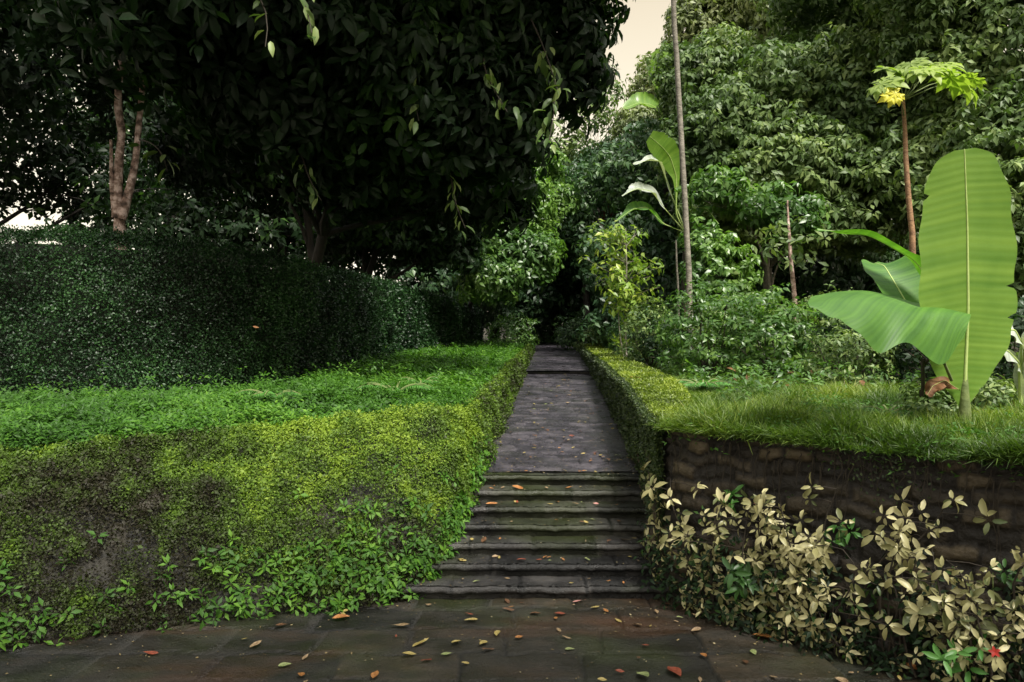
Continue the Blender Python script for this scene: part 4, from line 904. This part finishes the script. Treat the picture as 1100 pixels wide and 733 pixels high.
def patch_leaf(root, mat, rows, rib):
    """broad blade given as rows of points from its far edge to its near drooping edge"""
    G = A([[at(*c) for c in rw] for rw in rows]); n, m = 40, 90
    def cr(Q, t):       # Catmull-Rom along axis 0
        k = len(Q)-1; x = np.clip(t*k, 0, k-1e-6); i = x.astype(int); f = (x-i)[:, None, None]; P_ = np.concatenate([2*Q[:1]-Q[1:2], Q, 2*Q[-1:]-Q[-2:-1]])
        a_, b_, c_, d_ = P_[i], P_[i+1], P_[i+2], P_[i+3]; return .5*(2*b_+(c_-a_)*f+(2*a_-5*b_+4*c_-d_)*f**2+(3*b_-a_-3*c_+d_)*f**3)
    V = cr(G, np.linspace(0, 1, n)); V = cr(V.transpose(1, 0, 2), np.linspace(0, 1, m))
    tt = np.linspace(0, 1, m)[:, None]; q = np.linspace(0, 1, n)[None]; V[..., 2] += .008*np.sin(tt*34)*q**2; V[..., 1] += .008*np.sin(tt*26+1)*q
    idx = np.arange(n*m).reshape(m, n); f = np.stack([idx[:-1, :-1], idx[1:, :-1], idx[1:, 1:], idx[:-1, 1:]], -1).reshape(-1, 4)
    mb = MB(); mb.add(V, [f], (tt*.8+q*.15).ravel()); lf = mb.build('leaf', M[mat], root, loc=tuple(root.location))
    mr = MB(); P_ = A([at(*c) for c in rib]); P_ = np.stack([np.interp(np.linspace(0, 3, 20), range(4), P_[:, k]) for k in range(3)], -1)
    for _ in range(6): P_[1:-1] = (P_[:-2]+2*P_[1:-1]+P_[2:])/4
    tube(mr, P_, np.linspace(.011, .003, 20), 7); mr.build('midrib', M['stem_green'], lf, loc=tuple(root.location)); return lf
def banana_main():
    Y = 4.9; b = at(1035, 418, Y); b[2] = float(terr(A(b[0]), A(b[1])))-.03; loc = tuple(b); root = empty('banana_plant', loc)
    tag(root, 'young banana plant on the right terrace with one huge upright light green leaf', 'banana plant')
    # upright leaf, a little towards the camera at the top
    banana_leaf(root, [b+A([0, 0, .03]), at(1037, 395, 4.88), at(1040, 330, 4.85), at(1039, 240, 4.8), at(1036, 160, 4.72)], (1, .25, 0),
                [(0, .012), (.08, .014), (.13, .06), (.2, .18), (.28, .28), (.36, .345), (.44, .38), (.55, .39), (.7, .375), (.82, .335), (.91, .285), (.96, .24), (.985, .19), (1, .08)], 'ban_bright', fold=.08, wave=.010, droop=.10, rib=.015, seed=1, ripple=5, tears=3)
    # lower leaf: broad drooping blade reaching left, its far half rolled back
    patch_leaf(root, 'ban_mid', [[(872, 318, 4.75), (900, 313, 4.95), (930, 312, 5.0), (960, 318, 5.0), (985, 325, 4.98), (1012, 329, 4.95), (1042, 337, 4.85)],
                                 [(868, 324, 4.5), (892, 321, 4.55), (925, 320, 4.6), (957, 326, 4.62), (985, 332, 4.65), (1012, 334, 4.7), (1043, 339, 4.78)],
                                 [(869, 327, 4.42), (893, 331, 4.42), (922, 338, 4.42), (952, 348, 4.46), (982, 350, 4.52), (1012, 356, 4.6), (1040, 350, 4.7)],
                                 [(871, 330, 4.40), (893, 340, 4.36), (915, 351, 4.34), (944, 377, 4.36), (978, 368, 4.45), (1008, 391, 4.55), (1036, 364, 4.66)]],
               [(1022, 408, 4.75), (1012, 384, 4.60), (997, 360, 4.55), (980, 336, 4.64)])
    banana_leaf(root, [at(1030, 415, 4.95), at(1000, 370, 5.2), at(965, 310, 5.45), at(950, 285, 5.6), at(940, 282, 5.8)], [(1, .2, .3), (1, .0, .1)],
                [.006, .02, .08, .16, .20, .21, .18, .10, .02], 'ban_mid', fold=-.1, wave=.02, droop=.3, rib=.009, seed=3)
    banana_leaf(root, [at(1035, 410, 4.95), at(1020, 340, 5.15), at(985, 280, 5.3), at(935, 252, 5.35), at(878, 246, 5.4)], [(.2, .9, .5), (0, 1, .25), (0, 1, .0)],
                [.005, .006, .02, .07, .10, .11, .10, .07, .01], 'ban_mid', fold=.1, wave=.012, droop=.3, rib=.008, seed=4)
    mt = MB(); tube(mt, bend(b-A([0, 0, .1]), at(1036, 398, 4.9), 6, .01), [.05, .048, .042, .034, .026, .018], 10); mt.build('stem', M['stem_green'], root, loc=loc)
    md = MB(); tube(md, bend(at(990, 425, 5.0), at(992, 385, 5.0), 5, .02), .012, 6); tube(md, bend(at(994, 390, 5.0), at(1010, 375, 4.9), 5, .02), .01, 6); md.build('old_stalk', M['stem_dark'], root, loc=loc)
    banana_leaf(root, [at(1030, 418, 4.85), at(1015, 408, 4.75), at(1002, 414, 4.68), at(996, 424, 4.65)], (.3, .5, .6), [.01, .03, .045, .04, .01], 'ban_dead', fold=.5, wave=.02, seed=5, rib=.002)['label'] = 'shrivelled brown leaf'
banana_main()
def banana_small(name, label, base, lv, mats, cat='banana plant'):
    b = A(base, float); root = empty(name, tuple(b)); tag(root, label, cat)
    for k, (mid, side, hw, mt, kw) in enumerate(lv): banana_leaf(root, mid, side, hw, mt, seed=k+9, **kw)
    m_ = MB(); top = A(lv[0][0][0]); tube(m_, bend(b-A([0, 0, .05]), top, 7, .01), np.linspace(.09, .05, 7) if top[2]-b[2] > 1 else np.linspace(.03, .02, 7), 9); m_.build('stem', M['stem_dark'], root, loc=tuple(b))
hw = [.01, .05, .12, .17, .19, .19, .17, .12, .02]
b1 = g(1096, 5.6); banana_small('banana_plant', 'small silvery leaved plant half hidden behind the upright banana leaf', b1,
    [([b1+A([0, 0, .15]), at(1095, 390, 5.5), at(1082, 372, 5.3), at(1068, 372, 5.2)], (0, .8, .6), [.01, .05, .08, .07, .01], 'ban_pale', dict(fold=.1)),
     ([b1+A([0, 0, .15]), at(1098, 370, 5.5), at(1090, 352, 5.4), at(1074, 350, 5.3)], (0, .8, .6), [.01, .05, .09, .08, .01], 'ban_pale', dict(fold=.1)),
     ([b1+A([0, 0, .15]), at(1105, 375, 5.5), at(1112, 355, 5.4), at(1125, 350, 5.3)], (0, .8, .6), [.01, .05, .09, .08, .01], 'ban_pale', dict(fold=.1))], None, 'plant') if False else None
M['ban_pale'] = bananamat('silvery_leaf', (.35, .40, .33), (.55, .60, .52), .2, .4)
b1 = g(1096, 5.6)
banana_small('silver_plant', 'small silvery leaved plant half hidden behind the upright banana leaf', b1,
    [([b1+A([0, 0, .15]), at(1095, 390, 5.5), at(1082, 376, 5.3), at(1066, 376, 5.2)], (0, .6, .8), [.01, .05, .08, .07, .01], 'ban_pale', dict(fold=.1)),
     ([b1+A([0, 0, .15]), at(1098, 370, 5.5), at(1090, 354, 5.4), at(1072, 354, 5.3)], (0, .6, .8), [.01, .05, .09, .08, .01], 'ban_pale', dict(fold=.1)),
     ([b1+A([0, 0, .15]), at(1105, 375, 5.5), at(1112, 355, 5.4), at(1125, 350, 5.3)], (0, .6, .8), [.01, .05, .09, .08, .01], 'ban_pale', dict(fold=.1))], None, 'plant')
# tall bananas behind the palm
hw = [.005, .006, .02, .07, .13, .16, .16, .13, .08, .01]; hb = [.008, .01, .02, .12, .24, .28, .26, .14]; Yb = 16.0; bb = g(738, Yb); tp = at(737, 250, Yb)
banana_small('banana_tree', 'banana clump behind the palm stem, long pale leaves arching to the left', bb,
    [([tp, at(715, 225, 16), at(700, 205, 15.6), at(684, 202, 15.2), at(668, 210, 15)], [(.2, .7, .7), (0, .9, .5)], A(hw), 'ban_pale', dict(fold=-.1, droop=.3, tears=9)),
     ([tp, at(712, 240, 16), at(695, 222, 15.6), at(680, 224, 15.3), at(663, 236, 15)], [(.2, .7, .7), (0, .9, .5)], A(hw), 'ban_mid', dict(fold=-.1, droop=.3, tears=9)),
     ([tp, at(718, 200, 16), at(708, 172, 15.6), at(696, 172, 15.2), at(680, 176, 15)], [(.2, .8, .5), (0, .9, .4)], A(hw)*.8, 'ban_pale', dict(fold=-.1, droop=.3, tears=2)),
     ([tp, at(726, 230, 16), at(727, 190, 15.9), at(720, 168, 15.7), at(712, 158, 15.5), at(698, 146, 15.3)], [(1, .3, .4)], A(hb), 'ban_bright', dict(fold=.1, droop=.1, tears=6)),
     ([tp, at(735, 240, 16), at(748, 222, 15.6), at(760, 224, 15.3), at(772, 240, 15)], [(.2, .7, .7), (0, .9, .5)], A(hw), 'ban_mid', dict(fold=-.1, droop=.3, tears=9)),
     ([tp, at(730, 265, 16), at(745, 250, 15.6), at(760, 248, 15.4), at(776, 256, 15.3)], [(.2, .5, .9)], A(hw), 'ban_mid', dict(fold=-.1, droop=.2))], None)
bc = g(700, 21); tp = at(722, 140, 21)
banana_small('banana_tree', 'tall banana high behind the palm with a bright fan-shaped leaf', bc,
    [([tp, at(724, 110, 21), at(716, 85, 20.8), at(710, 66, 20.6), at(704, 54, 20.5)], [(1, .3, .2)], [.02, .05, .2, .38, .46, .44, .3, .12], 'ban_bright', dict(fold=.1, droop=.1, tears=5)),
     ([tp, at(726, 130, 21), at(740, 112, 21), at(752, 100, 21), at(762, 86, 21)], [(1, .3, .3)], [.02, .2, .38, .4, .3, .1], 'ban_mid', dict(fold=.1, tears=4)),
     ([tp, at(715, 125, 21), at(700, 112, 20.8), at(686, 110, 20.6), at(670, 116, 20.5)], [(.2, .7, .7)], [.02, .2, .34, .34, .3, .1], 'ban_bright', dict(fold=-.1, droop=.3, tears=4)),
     ([at(765, 160, 21), at(775, 130, 21), at(782, 105, 20.8), at(785, 88, 20.6)], [(1, .2, .1)], [.02, .3, .42, .36, .1], 'ban_bright', dict(fold=.1, tears=4))], None)

# grey weathered outcrop glimpsed between the leaves
def rock(px, py, Y, sx, sy, sz, name, label, mat='rock', cat='rock', seed=0):
    c = at(px, py, Y); u = np.linspace(0, np.pi, 26); v = np.linspace(0, 2*np.pi, 37)[:-1]; U, V = np.meshgrid(u, v, indexing='ij')
    n = np.stack([np.sin(U)*np.cos(V), np.sin(U)*np.sin(V), np.cos(U)], -1); r = 1+.5*(fbm(n*1.8+seed, 3)-.5); P = c+n*r[..., None]*A([sx, sy, sz])
    idx = np.arange(26*36).reshape(26, 36); j = (np.arange(36)+1) % 36; f = np.stack([idx[:-1], idx[1:], idx[1:][:, j], idx[:-1][:, j]], -1).reshape(-1, 4)
    mb = MB(); mb.add(P, [f], .5); tag(mb.build(name, M[mat], loc=tuple(c)), label, cat)
M['dead'] = roughmat('dry_reddish_frond', [(.3, (.10, .02, .012)), (.7, (.30, .07, .04))], scale=12, rough=.8)
def deadfrond():
    p0 = at(650, 205, 22); mb = MB()
    for k in range(9):
        d = A([rng.normal(0, .25), rng.normal(0, .2), -1]); leaves(mb, A([p0+rng.normal(0, .04, 3)]), A([d]), A([[0, -1., .2]]), rng.uniform(.6, .95), .12, T8, .5)
    tag(mb.build('dead_frond', M['dead'], loc=tuple(p0)), 'small reddish brown dead frond hanging in the dark gap above the path end', 'frond')
deadfrond()
def dead_grey():
    p0 = at(757, 88, 20); mb = MB()
    for k in range(14):
        d = A([rng.normal(0, .22), rng.normal(0, .2), -1]); leaves(mb, A([p0+rng.normal(0, .1, 3)]), A([d]), A([[0, -1., .3]]), rng.uniform(.8, 1.25), .22, T8, .5)
    tag(mb.build('dead_leaf_skirt', M['rock'], loc=tuple(p0)), 'hanging grey dead banana leaves high up right of the palm stem', 'dead leaves')
dead_grey()

# rank grass round the banana foot
def tuft():
    mb = MB(); n = 1500; c = at(1036, 418, 4.75); p = A([c[0], c[1], 0])+rng.normal(0, 1, (n, 3))*A([.24, .14, 0]); p[:, 2] = terr(p[:, 0], p[:, 1])
    leaves(mb, p, rng.normal(0, .5, p.shape)*A([1, 1, 0])+A([0, 0, 1.]), rng.normal(0, 1, p.shape), rng.uniform(.08, .20, n), rng.uniform(.005, .010, n), TB, rng.uniform(.1, .8, n))
    tag(mb.build('grass', M['grass']), kind='stuff', cat='grass', label='taller grass tuft around the foot of the banana plant')
tuft()
# ferns
def fern(base, nf, L_, label, seed):
    global rng
    rs = rng; rng = np.random.default_rng(seed); b = A(base, float); root = empty('fern', tuple(b)); tag(root, label, 'fern'); mb = MB(); ms = MB()
    for k in range(nf): palm_frond(mb, ms, b, k/nf*6.28+rng.uniform(-.3, .3), L_*rng.uniform(.7, 1.1), .75, leafl=L_*.26, up0=.95, n=18, w=L_*.035)
    mb.build('fronds', M['fern'], root, loc=tuple(b)); ms.build('stalks', M['stem_green'], root, loc=tuple(b)); rng = rs
def gz(px, Y, up=0): x = (px-550)/FPX*Y; return A([x, Y, float(terr(A(x), A(Y)))+up])
fern(gz(425, 7.6, .18), 9, .38, 'bright green fern at the foot of the tall hedge where it bends', 1)
fern(gz(452, 8.6, .18), 7, .30, 'smaller fern right of the bright fern below the hedge bend', 2)
fern(gz(293, 6.9, .2), 8, .30, 'fern rising from the ground cover below the middle of the hedge', 3)
fern(gz(755, 8.0, .04), 12, .36, 'pale green fern in the grass right behind the lime hedge', 4)
fern(gz(955, 5.6, .04), 7, .22, 'small fern in the grass left of the banana plant', 5)

# near twigs of hanging leaves, top left
def spray(px, py, Y, px2, py2, Y2, n, leaf, label, mat='tree_mid', seed=0):
    global rng
    rs = rng; rng = np.random.default_rng(seed); a_ = at(px, py, Y); c_ = at(px2, py2, Y2); root = empty('hanging_branch', tuple(a_)); tag(root, label, 'branch', None)
    P = bend(a_, c_, 8, .04, .08); ms = MB(); tube(ms, P, np.linspace(.012, .004, 8), 5); ml = MB(); t = np.linspace(.3, 1, n)
    C = np.stack([np.interp(t, np.linspace(0, 1, 8), P[:, k]) for k in range(3)], -1)+rng.normal(0, .05, (n, 3))
    D = (c_-a_)/np.linalg.norm(c_-a_)*.6+rng.normal(0, .8, C.shape)+A([0, 0, -.5]); l = leaf*rng.uniform(.7, 1.1, n)
    leaves(ml, C, D, A([0, -.4, 1.])+rng.normal(0, .4, C.shape), l, l*.42, T8, rng.uniform(.1, .9, n)); ml.build('foliage', M[mat], root, loc=tuple(a_)); ms.build('twig', M['stem_dark'], root, loc=tuple(a_)); rng = rs
spray(270, -60, 7.5, 335, 35, 6.5, 16, .19, 'hanging twig of big pale leaves at the top of the photo, left part', seed=1)
spray(265, -40, 7.5, 285, 50, 6.6, 9, .17, 'short hanging twig with round grey-green leaves at the top left', seed=2)
spray(150, 150, 9.5, 180, 185, 9.0, 8, .22, 'small twig of green leaves right of the forked pale trunk', seed=3)
spray(440, 60, 9, 450, 130, 8.2, 14, .18, 'lit hanging twig of leaves on the dark tree near the photo middle', seed=4)  # lit twigs: light painted by a paler leaf material than the crown's
spray(320, 160, 9, 345, 215, 8.5, 12, .18, 'green hanging twig above the hedge crest', seed=5)
spray(600, 90, 8.8, 590, 150, 8.4, 18, .18, 'lit hanging twig low on the right flank of the dark tree', 'tree_mid', seed=7)
spray(520, 60, 8.8, 545, 120, 8.2, 18, .18, 'lit hanging twig in the dark crown between the middle twig and the sky', 'tree_mid', seed=8)
spray(480, 170, 9.4, 500, 245, 9, 18, .16, 'long-leaved hanging twig under the dark crown left of the far path', 'tree_mid', seed=9)
spray(570, 20, 9, 600, 100, 8.6, 20, .19, 'lit hanging twig at the right edge of the dark tree beside the sky', seed=6)

# ------------------------------------------------------------------ fallen leaves
def fl_mesh(name, mat, seed, asp=.45, curl=.25):
    rg = np.random.default_rng(seed); n, m = 10, 5; t = np.linspace(0, 1, n); wv = asp/2*np.sin(np.clip(t, 0, 1)**.8*np.pi)
    V = []; 
    for s in np.linspace(-1, 1, m): V.append(np.stack([t-.5, s*wv, curl*(abs(s)**2)*wv+curl*.25*(t-.5)**2+.04*np.sin(t*7+seed+s)*.5], -1))
    V = np.stack(V, 1); V[..., 2] -= V[..., 2].min(); idx = np.arange(n*m).reshape(n, m); f = np.stack([idx[:-1, :-1], idx[1:, :-1], idx[1:, 1:], idx[:-1, 1:]], -1).reshape(-1, 4)
    mb = MB(); mb.add(V, [f], .5); o = mb.build('fallen_leaf', mat); me = o.data; bpy.data.objects.remove(o); return me
def flmat(name, c0, c1): return roughmat(name, [(.35, c0), (.65, c1)], scale=5, rough=.45, bump=.3)
FM = dict(yellow=flmat('fallen_yellow', (.22, .16, .04), (.42, .34, .12)), tan=flmat('fallen_tan', (.14, .085, .04), (.36, .26, .15)), red=flmat('fallen_red', (.12, .025, .012), (.28, .07, .035)),
          orange=flmat('fallen_orange', (.20, .075, .02), (.42, .19, .06)), brown=flmat('fallen_brown', (.05, .025, .012), (.16, .08, .04)), green=flmat('fallen_green', (.12, .16, .05), (.30, .34, .14)), pink=flmat('fallen_pink', (.40, .16, .14), (.60, .34, .30)))
FMESH = {k: [fl_mesh(k, m, i*7+j, asp=.34+.1*j, curl=.05+.14*j) for j in range(3)] for i, (k, m) in enumerate(FM.items())}
def fallen(x, y, kind, size, label, group, zoff=0.0, rz=None):
    o = bpy.data.objects.new('fallen_leaf', random.choice(FMESH[kind])); COL.objects.link(o)
    z = 0.0 if y < 5.2 else float(path_z(np.array(y)))
    o.location = (x, y, z+.012+zoff); o.scale = (size,)*3; o.rotation_euler = (random.uniform(-.25, .25), random.uniform(-.2, .2), random.uniform(0, 6.28) if rz is None else rz)
    tag(o, label, 'leaf', group); return o
# named ones, by where they lie in the photo (plaza z=0)
def on0(px, py): Y = 1.81*FPX/(py-366); return (px-550)/FPX*Y, Y
for (px, py, k, s, lb) in [(898, 0, '', 0, ''), (306, 716, 'green', .075, 'pale green oval leaf lying nearest the bottom left of the paving'), (822, 687, 'orange', .16, 'long orange curled leaf at the shrub foot on the right of the paving'),
        (622, 647, 'pink', .11, 'pink leaf against the foot of the lowest step'), (524, 699, 'brown', .08, 'dark curled leaf standing up in the middle of the paving'), (480, 704, 'green', .08, 'round pale green leaf left of the dark curled one'),
        (440, 705, 'yellow', .09, 'greenish yellow leaf left of the round pale one'), (452, 692, 'yellow', .12, 'long yellow leaf in the left centre of the paving'), (558, 686, 'orange', .07, 'small orange leaf in the centre of the paving'),
        (506, 668, 'yellow', .09, 'curled yellow leaf a step away from the stairs'), (430, 673, 'tan', .12, 'long tan leaf below the bushy foot of the left wall'), (366, 665, 'orange', .12, 'orange leaf at the foot of the left wall'),
        (275, 694, 'tan', .10, 'curled tan leaf on the left of the paving'), (162, 703, 'red', .09, 'dark red curled leaf at the far left of the paving'), (612, 699, 'green', .06, 'small pale leaf right of the paving centre'),
        (664, 668, 'yellow', .07, 'yellow leaf right of centre below the steps'), (602, 661, 'red', .10, 'red leaf just below the steps'), (690, 727, 'green', .11, 'upturned greenish leaf at the bottom of the photo'), (725, 724, 'red', .13, 'brown red leaf cut by the bottom of the photo'),
        (262, 688, 'yellow', .06, 'tiny yellow leaf above the curled tan one'), (975, 718, 'orange', .12, 'orange leaf under the rightmost shrubs'), (745, 662, 'tan', .06, 'small tan leaf at the right wall foot')]:
    if k: x, y = on0(px, py); fallen(x, y, k, s, lb, None)
for (px, k_, kind, s, lb) in [(513, 6, 'red', .15, 'large dark red leaf at the left end of the top step'), (612, 5, 'orange', .09, 'orange leaf standing on the upper steps, right of centre'), (556, 5, 'orange', .12, 'orange leaf on the second step from the top'),
        (528, 4, 'orange', .10, 'bright orange leaf on the third step from the top'), (665, 3, 'orange', .09, 'orange leaf near the right end of the middle step'), (670, 2, 'tan', .11, 'crumpled tan leaf on the right of the third step from the bottom'),
        (520, 2, 'brown', .12, 'brown curled leaf on the left of the third step from the bottom'), (520, 3, 'tan', .08, 'tan leaf on the left of the middle step'), (640, 4, 'pink', .06, 'small pinkish leaf on the third step from the top'), (495, 1, 'yellow', .07, 'yellow leaf on the second step from the bottom, left end'),
        (560, 1, 'red', .07, 'small red leaf on the second step from the bottom'), (618, 4, 'tan', .06, 'small tan leaf just left of the pinkish one'), (540, 5, 'tan', .07, 'tan leaf beside the orange one near the top of the steps')]:
    y = 5.2+.21*k_+.09; fallen((px-550)/FPX*y, y, kind, s, lb, None)
KN = ['yellow', 'tan', 'orange', 'green', 'brown', 'red']; KW = [.28, .26, .14, .12, .12, .08]
txt = dict(yellow='yellowish', tan='tan', orange='orange', green='pale green', brown='dark brown', red='reddish')
def zone(x, lo, hi):
    t = (x-lo)/(hi-lo); return 'far left' if t < .17 else 'left' if t < .38 else 'centre' if t < .62 else 'right' if t < .83 else 'far right'
def szw(s_): return 'tiny' if s_ < .045 else 'small' if s_ < .065 else 'middling'
for i in range(105):
    y = random.uniform(3.1, 5.15); x = random.gauss(.25, 1.15) if random.random() < .8 else random.uniform(-3, 2)
    if x < float(xl_p(y))+.15 or x > float(xr_p(y))-.15: continue
    k = random.choices(KN, KW)[0]; s_ = random.uniform(.03, .085)
    d_ = 'close below the steps' if y > 4.65 else 'midway to the steps' if y > 4.1 else 'near the photo bottom'
    fallen(x, y, k, s_, f'{szw(s_)} {txt[k]} leaf, {zone(x, -2, 2)} of the paving, {d_}', f'{txt[k]} leaves on the paving')
ordw = ['bottom', 'second', 'third', 'fourth', 'fifth', 'sixth', 'top']
for i in range(60):
    n_ = random.randrange(7); y = 5.2+.21*n_+random.uniform(.05, .17); x = random.uniform(-.4, 1.1); k = random.choices(KN, KW)[0]
    fallen(x, y, k, random.uniform(.025, .06), f'tiny {txt[k]} leaf scrap on the {zone(x, -.5, 1.15)} of the {ordw[n_]} step', f'{txt[k]} leaf scraps on the steps')
for i in range(125):
    y = 7+8.4*random.random()**1.6; x = random.uniform(float(xa(y))+.15, float(xb(y))-.15); k = random.choices(KN, KW)[0]; s_ = random.uniform(.03, .075)
    d_ = 'just past the top step' if y < 7.7 else 'a little way up' if y < 9 else 'halfway up' if y < 11 else 'well up' if y < 13 else 'far up'
    fallen(x, y, k, s_, f'{szw(s_)} {txt[k]} leaf on the upper path, {d_}, {zone(x, float(xa(y)), float(xb(y)))}', f'{txt[k]} leaves on the upper path')
# red leaf on low hedge, brown one on the tall hedge
o = fallen(1.55, 8.4, 'orange', .12, 'orange red leaf lying on top of the lime hedge', None); o.location = tuple(at(682, 418, 8.4)); o.location.z = 1.40
o = fallen(0, 5, 'orange', .07, 'single orange dead leaf caught in the face of the tall hedge', None); o.location = tuple(at(275, 351, 8.55)); o.rotation_euler = (1.3, .2, .3)
print('tris', sum(len(o.data.polygons) for o in bpy.data.objects if o.type == 'MESH'))


# ------------------------------------------------------------------ ragged weeds behind the grass and litter on the stones
def back_weeds():
    mb = MB(); n = 2600; y = rng.uniform(6.6, 13, n); x = np.interp(y, RT[5:, 1], RT[5:, 0])+.75+rng.uniform(0, 1, n)*5.2
    c = vnoise(np.stack([x*1.1, y*1.1, x*0], -1), 91); k = rng.uniform(0, 1, n) < np.clip((c-.35)*2.2+(y-8)*.12, 0, 1); x, y, c = x[k], y[k], c[k]
    p = np.stack([x, y, terr(x, y)+rng.uniform(.03, .12+.25*c, len(x))], -1)
    rosettes(mb, p, np.tile(A([0, 0, 1.]), (len(p), 1)), 6, .085, .4, T6, droop=.1, up=.8, spread=.03)
    tag(mb.build('weeds', M['tree_light']), kind='stuff', cat='weeds', label='ragged leafy weeds behind the grass on the right terrace')
    mb = MB(); n = 260; y = rng.uniform(8, 13, n); x = rng.uniform(2.6, 7.5, n); p = np.stack([x, y, terr(x, y)+rng.uniform(.02, .16, n)], -1)
    leaves(mb, p, rng.normal(0, 1, p.shape)*A([1, 1, .4]), A([0, 0, 1.])+rng.normal(0, .6, p.shape), rng.uniform(.08, .2, n), rng.uniform(.03, .07, n), T8, .5)
    tag(mb.build('dry_litter', M['ban_dead']), kind='stuff', cat='dry leaves', label='reddish brown dry leaves under the shrubs behind the right grass')
    mb = MB(); n = 5200; y = np.concatenate([rng.uniform(2.6, 5.2, 2600), rng.uniform(5.2, 6.46, 500), 6.5+8*rng.uniform(0, 1, 2100)**1.5])
    u = rng.uniform(0, 1, n); u = np.where(rng.uniform(0, 1, n) < .5, u, np.where(u < .5, u**2.5*2, 1-(1-u)**2.5*2)); u = np.clip(u, 0, 1)
    lo = np.where(y < 5.2, xl_p(y)+.1, xa(y)+.1); hi = np.where(y < 5.2, xr_p(y)-.1, xb(y)-.1); x = lo+(hi-lo)*u
    z = np.where(y < 5.2, 0, path_z(y))+.006; p = np.stack([x, y, z], -1); l = rng.uniform(.006, .022, n)
    leaves(mb, p, rng.normal(0, 1, p.shape)*A([1, 1, .15]), A([0, 0, 1.])+rng.normal(0, .3, p.shape), l, l*rng.uniform(.2, .7, n), T2, rng.uniform(0, 1, n))
    tag(mb.build('litter', M['litter']), kind='stuff', cat='litter', label='crumbs of leaf litter and grit on the wet stones')
M['litter'] = leafmat('leaf_litter', [(0, (.02, .015, .01)), (.6, (.10, .07, .035)), (.85, (.26, .20, .09)), (1, (.40, .34, .20))], rough=.6, trans=.05, spec=.3)
back_weeds()
